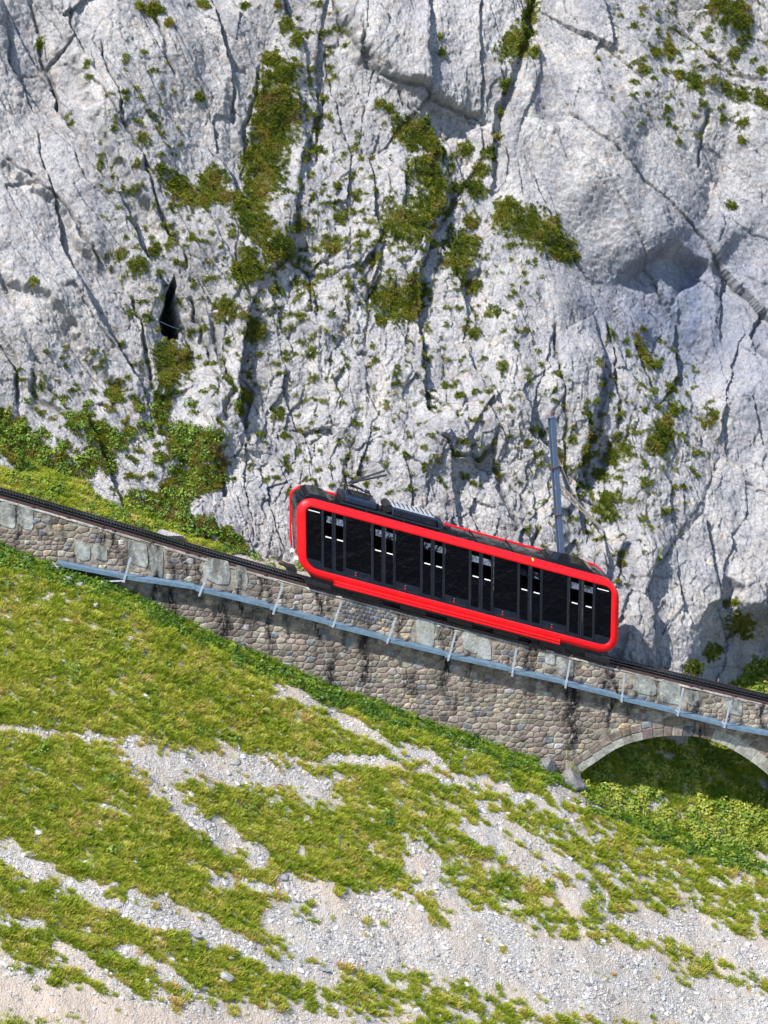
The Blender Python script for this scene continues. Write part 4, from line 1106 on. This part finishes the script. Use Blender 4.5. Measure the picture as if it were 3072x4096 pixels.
# ------------------------------------------------------------------ RAILCAR
sL = float(P(1190, 2150, -1.1) @ E1); sR = float(P(2479, 2450, -1.1) @ E1)
sM = 0.5 * (sL + sR); HL = (sR - sL) / 2
T0 = float(T(sM)); MS = float((T(sR - 1) - T(sL + 1)) / (sR - sL - 2))
def CP(s_, w_, h_): return SW(s_ + sM, w_, 0) + E3 * (T0 + MS * s_ + h_)
def s_px(px_, py_, w_=-1.13): return float(P(px_, py_, w_) @ E1) - sM
car = root('rack_railcar', CP(0, 0, 0), 'bright red mountain railcar with black glass sides climbing the viaduct', 'railcar')
H0, H1 = 0.45, 3.90
def outline(s0, s1, h0, h1, rad, k=9):
    """rounded rectangle in (s, h); rad = (bottom left, bottom right, top right, top left)"""
    out = []
    for (cx, cy, r, a0) in ((s0 + rad[0], h0 + rad[0], rad[0], 180), (s1 - rad[1], h0 + rad[1], rad[1], 270), (s1 - rad[2], h1 - rad[2], rad[2], 0), (s0 + rad[3], h1 - rad[3], rad[3], 90)):
        for i in range(k):
            a = math.radians(a0 + 90 * i / (k - 1)); out.append((cx + r * math.cos(a), cy + r * math.sin(a)))
    return out
RAD = (0.95, 0.95, 0.80, 0.80)
def inset(d, db=None, dt=None):
    db = d if db is None else db; dt = d if dt is None else dt
    return outline(-HL + d, HL - d, H0 + db, H1 - dt, tuple(max(0.12, r - d) for r in RAD))
GL0, GL1, GH0, GH1 = -HL + 0.36, HL - 0.36, 0.87, 3.56
def bridge(loops, closed=True):
    n = len(loops[0]); V = [p for l in loops for p in l]; F = []
    for i in range(len(loops) - 1):
        for k in range(n if closed else n - 1):
            a = i * n + k; b = i * n + (k + 1) % n; F.append((a, b, b + n, a + n))
    return V, F
for sg_ in (-1, 1):
    lo_ = [(inset(0.04), .90), (inset(0.0), .93), (inset(0.025), .985), (inset(0.085), 1.055), (inset(0.15, .14, .15), 1.105), (inset(0.24, .24, .20), 1.135), (inset(0.33, .38, .30), 1.14), (outline(GL0, GL1, GH0, GH1, (.5, .5, .32, .32)), 1.13), (outline(GL0 + .02, GL1 - .02, GH0 + .02, GH1 - .02, (.48, .48, .3, .3)), 1.08)]
    L_ = [[CP(a, sg_ * w_, b) for a, b in pts] for pts, w_ in lo_]
    V, F = bridge(L_)
    if sg_ > 0: F = [f[::-1] for f in F]
    part('side_frame', V, F, M['red'], car, smooth=True)
# roof, ends and floor between the two red frames
ro = inset(0.05); idx = list(range(len(ro)))
def strip(ids, name, m, rise=0.0, smooth=True):
    L_ = []
    for w_, r_ in ((-.905, 0), (-.86, .01), (-.45, .04), (0, .055), (.45, .04), (.86, .01), (.905, 0)):
        L_.append([CP(ro[i][0], w_, ro[i][1] + (r_ if ro[i][1] > 2 else 0)) for i in ids])
    V, F = bridge(L_, False); return part(name, V, F, m, car, smooth=smooth)
K9 = 9
strip(list(range(0, 18)), 'underfloor', M['black'])
strip(list(range(17, 23)), 'end_windscreen', M['roof'])
strip(list(range(22, 32)), 'roof_glass', M['roof'])
strip(list(range(31, 36)) + [0], 'end_windscreen', M['roof'])
for s_ in np.linspace(-HL + 1.4, HL - 1.4, 8):
    MB().box(CP(s_, 0, H1 + 0.0), (E1 + MS * E3, E2, E3), (0.02, .86, .035)).part('roof_seam', M['rubber'], car)
# raised dark visors at both roof ends
def visor(prof, wid, name):
    V = []; F = []
    n = len(prof)
    for w_, k_ in ((-wid, .0), (-wid + .14, 1), (wid - .14, 1), (wid, .0)):
        V += [CP(a, w_, H1 - 0.03 + (b * k_)) for a, b in prof]
    for i in range(3):
        for k in range(n - 1): a = i * n + k; F.append((a, a + 1, a + n + 1, a + n))
    F += [tuple(range(n))[::-1], tuple(range(3 * n, 4 * n))]
    part(name, V, F, M['roof'], car)
visor([(-HL + .42, -.02), (-HL + .62, .13), (-HL + 1.0, .17), (-HL + 1.35, .14), (-HL + 1.65, .0)], .80, 'roof_visor')
visor([(HL - 3.2, .0), (HL - 2.9, .14), (HL - 1.9, .19), (HL - 1.25, .15), (HL - 0.85, -.03)], .80, 'roof_visor')
# glazing
def hi(s_, top=True):
    r = (.3 if top else .48); a, b = GL0 + .02, GL1 - .02
    y = (GH1 - .02) if top else (GH0 + .02)
    d = min(s_ - a, b - s_)
    if d < r:
        e = r - math.sqrt(max(0, r * r - (r - max(d, 0)) ** 2)); y += -e if top else e
    return y
def pane(s0, s1, hb, ht, w_, name, m, parent, sg_, n=10):
    ss_ = np.linspace(s0, s1, n if (s0 < GL0 + .7 or s1 > GL1 - .7) else 2)
    V = []; 
    for q in ss_:
        a = max(hb, hi(q, False)); b = min(ht, hi(q, True)); V += [CP(q, sg_ * w_, a), CP(q, sg_ * w_, b)]
    for q in ss_:
        a = max(hb, hi(q, False)); b = min(ht, hi(q, True)); V += [CP(q, sg_ * (w_ - .02), a), CP(q, sg_ * (w_ - .02), b)]
    k = len(ss_); F = []
    for i in range(k - 1):
        a = 2 * i; F.append((a, a + 2, a + 3, a + 1)); c = 2 * k + a; F.append((c, c + 1, c + 3, c + 2))
        F.append((a, c, c + 2, a + 2)); F.append((a + 1, a + 3, c + 3, c + 1))
    F.append((0, 1, 2 * k + 1, 2 * k)); e = 2 * (k - 1); F.append((e, 2 * k + e, 2 * k + e + 1, e + 1))
    if sg_ > 0: F = [f[::-1] for f in F]
    return part(name, V, F, m, parent)
AXC = (E1 + MS * E3, E2, E3)
GWD = [(1228,1287),(1382,1485),(1582,1682),(1780,1875),(1974,2070),(2170,2268),(2380,2444)]
DRS = [(1290,1334,1338,1379),(1489,1532,1537,1578),(1686,1729,1733,1776),(1880,1921,1926,1970),(2074,2117,2123,2166),(2273,2320,2330,2376)]
def conv(x): 
    y = 2150 + (x - 1240) * 0.262; return s_px(x, y)
for sg_ in (-1, 1):
    for i, (a, b) in enumerate(GWD):
        s0, s1 = conv(a) + .02, conv(b) - .02
        if i == 0: s0 = GL0 + .03
        if i == 6: s1 = GL1 - .03
        if sg_ > 0 and i > 0:
            wdw = pane(s0 + .5, s1, 1.30, 9, 1.112, 'window', M['glass'], car, sg_)
            pane(s0, s0 + .49, 1.30, 2.46, 1.112, 'window_pane', M['glass'], wdw, sg_)
            pane(s0, s0 + .49, 2.46, 2.75, 1.112, 'window_pane', M['clear'], wdw, sg_)
            pane(s0, s0 + .49, 2.75, 9, 1.112, 'window_pane', M['satin'], wdw, sg_)
        else: wdw = pane(s0, s1, 1.30, 9, 1.112, 'window', M['glass'], car, sg_)
        pane(s0, s1, .9, 1.285, 1.115, 'lower_panel', M['satin2'], wdw, sg_)
        if i in (0, 6):
            q0, q1 = (s0 + .05, s0 + .55) if i == 0 else (s1 - .62, s1 - .12)
            MB().box(CP((q0 + q1) / 2, sg_ * 1.116, 3.40 if i == 0 else 3.36), (E1 + MS * E3, E2, E3), ((q1 - q0) / 2, .004, .017)).part('light_strip', M['white'], wdw)
        elif sg_ < 0:
            for q, r_, mm_ in ((s0 + .30, .05, 'satin'), (s1 - .30, .05, 'satin')):
                MB().box(CP(q, sg_ * 1.118, .98), (E1 + MS * E3, E2, E3), (.20, .004, .035)).part('vent_slot', M['rubber'], wdw)
            if i < 6:
                c = (s0 + s1) / 2 - .12
                MB().box(CP(c, sg_ * 1.12, 1.07), (E1 + MS * E3, E2, E3), (.028, .006, .028)).part('door_button', M['red'], wdw)
                MB().box(CP(c + .01, sg_ * 1.12, 1.19), (E1 + MS * E3, E2, E3), (.014, .006, .018)).part('door_lamp', M['alu'], wdw)
    for i, (a, b, c, d) in enumerate(DRS):
        for j, (x0, x1) in enumerate(((a, b), (c, d))):
            s0, s1 = conv(x0) + .005, conv(x1) - .005
            fr = MB()
            for (u0, u1, v0, v1) in ((s0, s0 + .055, .9, 9), (s1 - .055, s1, .9, 9), (s0 + .055, s1 - .055, .9, 1.06)):
                v1_ = min(v1, hi((u0 + u1) / 2)) if v1 > 3 else v1
                fr.box(CP((u0 + u1) / 2, sg_ * 1.105, (v0 + v1_) / 2), (E1 + MS * E3, E2, E3), ((u1 - u0) / 2, .013, (v1_ - v0) / 2))
            dr = fr.part('door', M['satin2'], car)
            zt = 3.54 if sg_ < 0 else 2.75
            zb = 2.42 if sg_ < 0 else 2.46
            pane(s0 + .055, s1 - .055, 1.06, zb, 1.105, 'door_glass', M['glass'], dr, sg_)
            pane(s0 + .055, s1 - .055, zb, zt if sg_ > 0 else 9, 1.105, 'door_glass', M['clear'], dr, sg_)
            if sg_ > 0: pane(s0 + .055, s1 - .055, zt, 9, 1.105, 'door_glass', M['satin'], dr, sg_)
            MB().box(CP((s0 + s1) / 2 + .02, sg_ * 1.124, 2.43), (E1 + MS * E3, E2, E3), (.125, .008, .022)).part('door_handle', M['white'], dr)
for sg_ in (-1, 1):
    for q in [GL0 + .0] + [conv(v) for a, b, c, d in DRS for v in ((a - 1.5), (b + c) / 2, (d + 1.5))]:
        if q < GL0 + .01: continue
        MB().box(CP(q, sg_ * 1.082, (GH0 + GH1) / 2), AXC, (.032, .012, (GH1 - GH0) / 2 - .01)).part('pillar', M['rubber'], car)
# frame around the glazing, base sill
for sg_ in (-1, 1):
    MB().box(CP(0, sg_ * 1.10, .88), (E1 + MS * E3, E2, E3), (HL - 1.0, .02, .018)).part('sill', M['navy'], car)
# lower red skirt with its groove, and the running gear
s0, s1 = s_px(1335, 2345), s_px(2240, 2590)
for sg_ in (-1, 1):
    prof = [(1.02, .62), (1.15, .60), (1.165, .54), (1.15, .49), (1.135, .475), (1.135, .46), (1.145, .45), (1.15, .41), (1.13, .35), (1.02, .34)]
    V = []; F = []; n = len(prof)
    for i, q in enumerate((s0, s0 + .12, s1 - .12, s1)):
        kk = .0 if i in (0, 3) else 1
        V += [CP(q, sg_ * (1.02 + (w_ - 1.02) * (.6 + .4 * kk)), h_) for w_, h_ in prof]
    for i in range(3):
        for k in range(n - 1): a = i * n + k; F.append((a, a + n, a + n + 1, a + 1) if sg_ > 0 else (a, a + 1, a + n + 1, a + n))
    F += [tuple(range(n)), tuple(range(3 * n, 4 * n))[::-1]]
    part('skirt', V, F, M['red'], car, smooth=True)
MB().box(CP(0, 0, .32), (E1 + MS * E3, E2, E3), (HL - .7, .90, .14)).part('underframe', M['black'], car, bevel=.03)
for q in (-HL + 2.4, HL - 2.4):
    bg_ = MB().box(CP(q, 0, .02), (E1 + MS * E3, E2, E3), (1.35, .62, .10)).part('bogie', M['black'], car, bevel=.03)
    for dq in (-.9, .9):
        for sg_ in (-1, 1):
            MB().tube(CP(q + dq, sg_ * .36, .29), CP(q + dq, sg_ * .45, .29), .285, n=20).part('wheel', M['steel_dark'], bg_)
for i, q in enumerate(np.linspace(-HL + .9, HL - .9, 7)):
    MB().box(CP(q, -.84, .18), (E1 + MS * E3, E2, E3), (.55, .14, .12)).part('equipment_box', M['black'], car, bevel=.02)
# upper end: coupling, lamps, handrails
MB().box(CP(-HL - .12, 0, .33), (E1 + MS * E3, E2, E3), (.22, .30, .10)).part('buffer', M['black'], car, bevel=.03)
MB().tube(CP(-HL - .30, 0, .36), CP(-HL - .62, -.05, .42), .06, n=10).part('coupling', M['steel_rail'], car)
MB().tube(CP(-HL - .28, .25, .40), CP(-HL - .55, .22, .46), .035, n=8).part('hose', M['insul'], car)
for w_ in (-.5, .5):
    MB().tube(CP(-HL - .02, w_, .95), CP(-HL + .10, w_, .95), .09, n=14).part('headlight', M['white'], car)
    MB().tube(CP(HL + .02, w_, .95), CP(HL - .10, w_, .95), .09, n=14).part('headlight', M['white'], car)
for w_ in (-.62, .62):
    MB().tube(CP(-HL - .0, w_, 1.3), CP(-HL - .0, w_, 2.9), .018, n=6).part('windscreen_trim', M['red'], car)
MB().tube(CP(-HL - .02, -.1, 1.2), CP(-HL - .02, .25, 2.2), .012, n=6).part('wiper', M['alu'], car)
q = s_px(2128, 2243, -.9); MB().box(CP(q, -1.0, H1 - .06), (E1 + MS * E3, E2 * 1.0, E3), (.035, .07, .05)).part('roof_marking', M['yellow'], car)
for x, y in ((2222, 2265), (2242, 2272)):
    q = s_px(x, y, -.9); MB().box(CP(q, -1.0, H1 - .02), (E1 + MS * E3, E2, E3), (.05, .05, .035)).part('roof_lug', M['red'], car, bevel=.01)
# ---- roof equipment
def seq(x, y, w_=0.0): return s_px(x, y, w_)
AX = (E1 + MS * E3, E2, E3)
def eq(x0, x1, yt, hb, ht, w0, w1, name, m, bevel=.03, parent=None):
    a, b = seq(x0, yt), seq(x1, yt + (x1 - x0) * .26)
    return MB().box(CP((a + b) / 2, (w0 + w1) / 2, H1 + (hb + ht) / 2), AX, ((b - a) / 2, (w1 - w0) / 2, (ht - hb) / 2)).part(name, m, parent or car, bevel=bevel)
eq(1352, 1750, 2000, -.01, .09, -.62, .62, 'roof_rack', M['black'])
u1 = eq(1372, 1500, 2000, .09, .44, -.56, .50, 'equipment_case', M['navy'], .09)
eq(1352, 1380, 2000, .05, .40, -.48, .48, 'equipment_case', M['black'], .10)
eq(1400, 1470, 2000, .44, .50, -.40, .40, 'insulator_tray', M['black'], .02)
u2 = eq(1558, 1735, 2030, .09, .46, -.58, .52, 'cooling_unit', M['navy'], .05)
eq(1562, 1730, 2030, .46, .485, -.50, .46, 'grille_frame', M['alu'], .01, u2)
a_, b_ = seq(1562, 2030), seq(1730, 2074)
for k in range(18):
    q = a_ + (b_ - a_) * (k + .5) / 18
    MB().box(CP(q, 0, H1 + .492), AX, (.022, .36, .008)).part('grille_slat', M['black'] if k % 2 else M['galvpost'], u2)
for k in range(22):
    q = a_ + (b_ - a_) * (k + .5) / 22
    MB().box(CP(q, -.585, H1 + .26), AX, (.018, .008, .13)).part('side_louvre', M['satin'], u2)
eq(1742, 1765, 2060, .0, .34, -.45, .40, 'junction_box', M['navy'], .03)
fan = MB().tube(CP(seq(1545, 2030), -.50, H1 + .34), CP(seq(1545, 2030), .40, H1 + .34), .17, n=20).part('air_tank', M['black'], car, smooth=False)
for k, x in enumerate((1490, 1506, 1524)):
    MB().tube(CP(seq(x, 2020), -.42 + .12 * k, H1 + .05), CP(seq(x, 2020), -.42 + .12 * k, H1 + .42 - .05 * k), .05, n=10).part('insulator', M['black'], car)
for x, w_ in ((1385, -.35), (1385, .35), (1470, -.35), (1470, .35)):
    MB().tube(CP(seq(x, 2000), w_, H1 + .44), CP(seq(x, 2000), w_, H1 + .62), .055, n=10).part('insulator', M['insul'] if False else M['black'], car)
pb = CP(seq(1400, 2000), 0, H1 + .60)
pan = MB()
A0 = CP(seq(1470, 2000), 0, H1 + .62); A1 = CP(seq(1385, 2000), 0, H1 + 1.12)
H_l = P(1392, 1930, 0); H_r = P(1545, 1890, 0)
frame_ = MB()
for w_ in (-.35, .35): frame_.tube(CP(seq(1380, 2000), w_, H1 + .64), CP(seq(1485, 2010), w_, H1 + .64), .028, n=6)
for x in (1385, 1430, 1480): frame_.tube(CP(seq(x, 2000), -.37, H1 + .64), CP(seq(x, 2000), .37, H1 + .64), .025, n=6)
pf = frame_.part('pantograph_frame', M['black'], car)
MB().tube(CP(seq(1478, 2010), -.12, H1 + .66), P(1400, 1938, 0), .04, n=6).tube(CP(seq(1478, 2010), .12, H1 + .66), P(1400, 1938, 0) + E2 * .1, .028, n=6).part('pantograph_lower_arm', M['black'], pf)
MB().tube(P(1395, 1938, 0), P(1432, 1926, -.1), .03, n=6).tube(P(1400, 1935, .25), P(1436, 1928, .25), .03, n=6).part('pantograph_knuckle', M['navy'], pf)
MB().tube(P(1395, 1930, -.15), P(1540, 1882, -.15), .045, n=6).part('pantograph_head', M['black'], pf)
MB().tube(P(1392, 1932, -.45), P(1548, 1900, -.45), .045, n=6).part('pantograph_head', M['black'], pf)
MB().tube(P(1548, 1895, -.45), P(1543, 1885, .3), .018, n=6).part('contact_strip', M['alu'], pf)
MB().tube(P(1425, 1925, -.1), P(1480, 1990, -.1), .016, n=6).tube(P(1430, 1925, .1), P(1470, 1975, .2), .012, n=6).part('guide_rod', M['alu'], pf)

# ------------------------------------------------------------------ WALKWAY BESIDE THE WALL
WW0, WW1 = -1.20, -0.84
way = root('cable_walkway', P(1300, 2490, -1.1), 'narrow blue-grey steel walkway with short slanted posts along the wall face', 'walkway')
wl_px = [(232,2250),(360,2272),(490,2300),(796,2349),(1087,2424),(1298,2484),(1550,2553),(1795,2617),(2000,2664),(2024,2671),(2248,2724),(2477,2785),(2707,2845),(2870,2890),(3072,2932),(3300,2985),(3600,3055)]
wp = on_plane([a[0] for a in wl_px], [a[1] for a in wl_px], -1.1); WS, WZ = wp @ E1, wp[:, 2]
posts = [((494,2330),(522,2230)),((796,2385),(836,2281)),((1092,2458),(1129,2345)),((1328,2518),(1367,2404)),((1545,2582),(1584,2470)),((1792,2643),(1823,2530)),((2048,2706),(2066,2592)),((2261,2753),(2281,2641)),((2486,2809),(2498,2695)),((2711,2864),(2733,2752)),((2897,2912),(2924,2803)),((3110,2960),(3135,2850)),((3330,3010),(3352,2900))]
cuts = [float(WS[0])] + [float(P(b[0], b[1], WW0) @ E1) - 0.15 for b, _ in posts] 
for i in range(len(cuts) - 1):
    a, b = cuts[i] + .01, cuts[i + 1] - .0
    drop = 0.045 if i else 0
    za, zb_ = float(np.interp(a, WS, WZ)) - drop * .5, float(np.interp(b, WS, WZ)) + drop * .6
    mb = MB()
    for (w0, w1, d0, d1) in ((WW0, WW1, -.03, 0), (WW0 - .03, WW0, -.12, .035), (WW1, WW1 + .03, -.10, .03)):
        mb.hexa([SW(a, w0, za + d0), SW(b, w0, zb_ + d0), SW(b, w1, zb_ + d0), SW(a, w1, za + d0), SW(a, w0, za + d1), SW(b, w0, zb_ + d1), SW(b, w1, zb_ + d1), SW(a, w1, za + d1)])
    mb.part('walkway_segment', M['galv'], way)
for i, (b, t_) in enumerate(posts):
    p0, p1 = P(b[0], b[1], WW0 - .05), P(t_[0], t_[1], WW0 - .05)
    d = (p1 - p0); L = np.linalg.norm(d); d /= L; sd_ = np.cross(d, E2); sd_ /= np.linalg.norm(sd_)
    po = MB().box((p0 + p1) / 2, (sd_, E2, d), (.036, .024, L / 2)).part('post', M['galvpost'], way)
    br = p0 + d * 0.12
    MB().box(br + E2 * .48, (sd_, E2, d), (.025, .5, .03)).part('bracket', M['galvpost'], po)
    if i in (3, 4): MB().box(p0 + d * .03, (sd_, E2, d), (.039, .027, .06)).part('rusty_foot', M['rust'], po)
MB().tube(P(352, 2328, WW0), P(497, 2324, WW0), .035, n=6).part('brace', M['galvpost'], way)
MB().tube(P(345, 2345, WW0), P(345, 2288, WW0), .035, n=6).part('end_post', M['rust'], way)

# ------------------------------------------------------------------ MAST, STAYS, WIRES
mt, mbm = P(2206, 1668, 1.35), P(2252, 2330, 1.35)
mast = root('overhead_line_mast', mbm, 'tall leaning blue-grey steel mast behind the right end of the railcar', 'mast')
d = mt - mbm; L = np.linalg.norm(d); d /= L; sd_ = np.cross(d, E2); sd_ /= np.linalg.norm(sd_); sd_ = -sd_ if sd_[0] < 0 else sd_
a_ = math.radians(24); u_ = sd_ * math.cos(a_) + E2 * math.sin(a_); v_ = np.cross(d, u_); v_ /= np.linalg.norm(v_)
c = (mt + mbm) / 2
MB().box(c - v_ * .1, (u_, v_, d), (.125, .010, L / 2)).box(c + v_ * .1, (u_, v_, d), (.125, .010, L / 2)).box(c, (u_, v_, d), (.008, .09, L / 2)).part('column', M['mast'], mast)
MB().box(mt + d * .01, (u_, v_, d), (.15, .12, .012)).part('cap_plate', M['mast'], mast)
for f_ in (0.30, 0.585):
    MB().box(mt - d * (L * f_), (u_, v_, d), (.155, .125, .03)).part('clamp', M['rust'], mast)
mb = MB(); 
for k in range(3): mb.tube(mt + d * (.03 + .07 * k), mt + d * (.09 + .07 * k), .055 - .008 * k, .04 - .006 * k, n=12)
mb.part('insulator', M['insul'], mast)
def cpt(x, y, out=0.0):
    j = int(np.argmin(np.abs(PY[:, np.searchsorted(gx, x)] - y))); i = int(np.searchsorted(gx, x)); return CV[j, i] + CN * out
foot = cpt(2408, 2132, -.05)
s1_ = MB().tube(P(2224, 1952, 1.25), foot, .045, n=6).part('stay_rod', M['wire'], mast)
MB().tube(P(2246, 1944, 1.45), cpt(2404, 2124, -.05), .045, n=6).part('stay_rod', M['wire'], mast)
MB().tube(P(2232, 1832, 1.4), cpt(2312, 1990, -.05), .022, n=5).part('stay_wire', M['wire'], mast)
MB().tube(foot - (foot - P(2224, 1952, 1.25)) * .16, foot, .045, n=8).part('turnbuckle', M['alu'], mast)
ct = mt + d * .24
def wire(p0, p1, sag, r, label, name='overhead_wire', cat='wire'):
    p0, p1 = np.asarray(p0), np.asarray(p1); n = 24; V = []; F = []
    pts = [p0 + (p1 - p0) * t_ - E3 * sag * 4 * t_ * (1 - t_) for t_ in np.linspace(0, 1, n)]
    mb_ = MB()
    for a, b in zip(pts[:-1], pts[1:]): mb_.tube(a, b, r, n=5, cap=False)
    o = link(name, mesh_of(name, mb_.V, mb_.F, M['wire2'], origin=pts[0])); o.location = pts[0]
    tag(o, label, cat); return o
wire(ct, P(3500, 2110, 1.5), .3, .010, 'thin overhead wire sagging right from the mast top across the pale rock')
wire(ct, P(-600, 1250, 1.8), .5, .007, 'thin overhead wire rising left from the mast top across the pale rock')
ca_, cb_ = cpt(632, 1272, -.05), cpt(730, 1298, -.05)
cw_ = wire(ca_, cb_, 0.03, .012, 'short taut cable strung across the dark cave mouth', 'cave_cable', 'cable'); cw_.data.materials[0] = M['galv']

# ------------------------------------------------------------------ BOULDERS
def boulder(p, size, label, seed, tone_m='rock', name='boulder', ang=0.0):
    import bmesh
    bm = bmesh.new(); bmesh.ops.create_icosphere(bm, subdivisions=4, radius=1)
    V = np.array([v.co[:] for v in bm.verts]); F = [tuple(v.index for v in f.verts) for f in bm.faces]; bm.free()
    r = np.random.default_rng(seed)
    for k in range(11):                       # chip flat facets off a ball
        nrm = r.normal(size=3); nrm /= np.linalg.norm(nrm); h = r.uniform(.55, .85); dd = V @ nrm
        V = V - np.maximum(dd - h, 0)[:, None] * nrm * .93
    V = V + 0.05 * V * fbm(V[:, 0] * 3 + seed, V[:, 1] * 3 + V[:, 2] * 2.3, 4, seed)[:, None]
    V = V * np.array(size); ca, sa = math.cos(ang), math.sin(ang)
    V = np.stack([V[:, 0] * ca - V[:, 2] * sa, V[:, 1], V[:, 0] * sa + V[:, 2] * ca], -1)
    dirty = .75 if name == 'bedrock_lump' else 0.0
    me = mesh_of(name, V, F, M[tone_m], False, attrs={'crack': np.full(len(V), dirty), 'veg': np.zeros(len(V)), 'wet_shade': np.zeros(len(V))})
    o = link(name, me); o.location = p; tag(o, label, 'boulder'); return o
def gpt(px_, py_):
    """ground point nearest the camera under a photo point"""
    d_ = (gpx - px_) ** 2 + (gpy - py_) ** 2 + (GW > WF) * 1e7 * (px_ < 2340)
    j, i = np.unravel_index(np.argmin(d_), d_.shape); return GV[j, i]
B = [((905,3915),(.34,.25,.22),'pale grey boulder in the grass near the bottom edge left of centre',0.0),
 ((922,3838),(.15,.13,.10),'small pale stone in grass just above the big lower boulder',0.0),
 ((1055,3945),(.18,.14,.10),'small flat pale stone in grass right of the big lower boulder',0.0),
 ((118,3420),(.28,.14,.11),'pale slanted rock slab at the top of the lower left scree band',-.5),
 ((455,3545),(.22,.15,.12),'grey stone at the edge of the lower left scree band',0.0),
 ((95,2238),(.30,.20,.14),'leftmost pale rock of the row below the left end of the wall',-.2),
 ((205,2272),(.44,.25,.17),'long pale rock below the wall, beside the left tip of the walkway',-.2),
 ((270,2330),(.22,.18,.20),'craggy grey rock under the left tip of the walkway, nearest the walkway',0.0),
 ((320,2350),(.24,.20,.19),'blocky pale rock beside the rusty walkway end post',0.1),
 ((378,2425),(.20,.16,.13),'lone pale stone in grass below the walkway end brace',0.1),
 ((2330,3232),(.20,.2,.16),'white stone at the grass edge beneath the pier base',0.0),
 ((790,3750),(.30,.16,.12),'grey slab in scree beside the steep grass tongue at lower left',-.5),
 ((1290,3880),(.35,.15,.06),'long flat slab lying in the large scree fan',-.3),
 ((520,2560),(.18,.13,.1),'small pale rock on the grassy crest below the second walkway post',0)]
for i, ((x, y), sz_, lb, an) in enumerate(B):
    p = gpt(x, y); boulder(p + E3 * sz_[2] * .35, sz_, lb, 30 + i, ang=an)
boulder(P(2190, 3060, -1.15), (.5, .45, .42), 'knobbly grey rock at the pier base, left one of two under the wall', 71, name='bedrock_lump', ang=-.2)
boulder(P(2285, 3120, -1.25), (.75, .55, .50), 'large grey bedrock lump carrying the left foot of the arch', 72, name='bedrock_lump', ang=-.35)
pb_ = SW(S_of(690, 2140, .95), .95, 0); pb_[2] = float(T(pb_ @ E1)) - .02
boulder(pb_, (.75, .22, .16), 'flat pale rock lying just behind the track in the green bank', 73, ang=-.25)
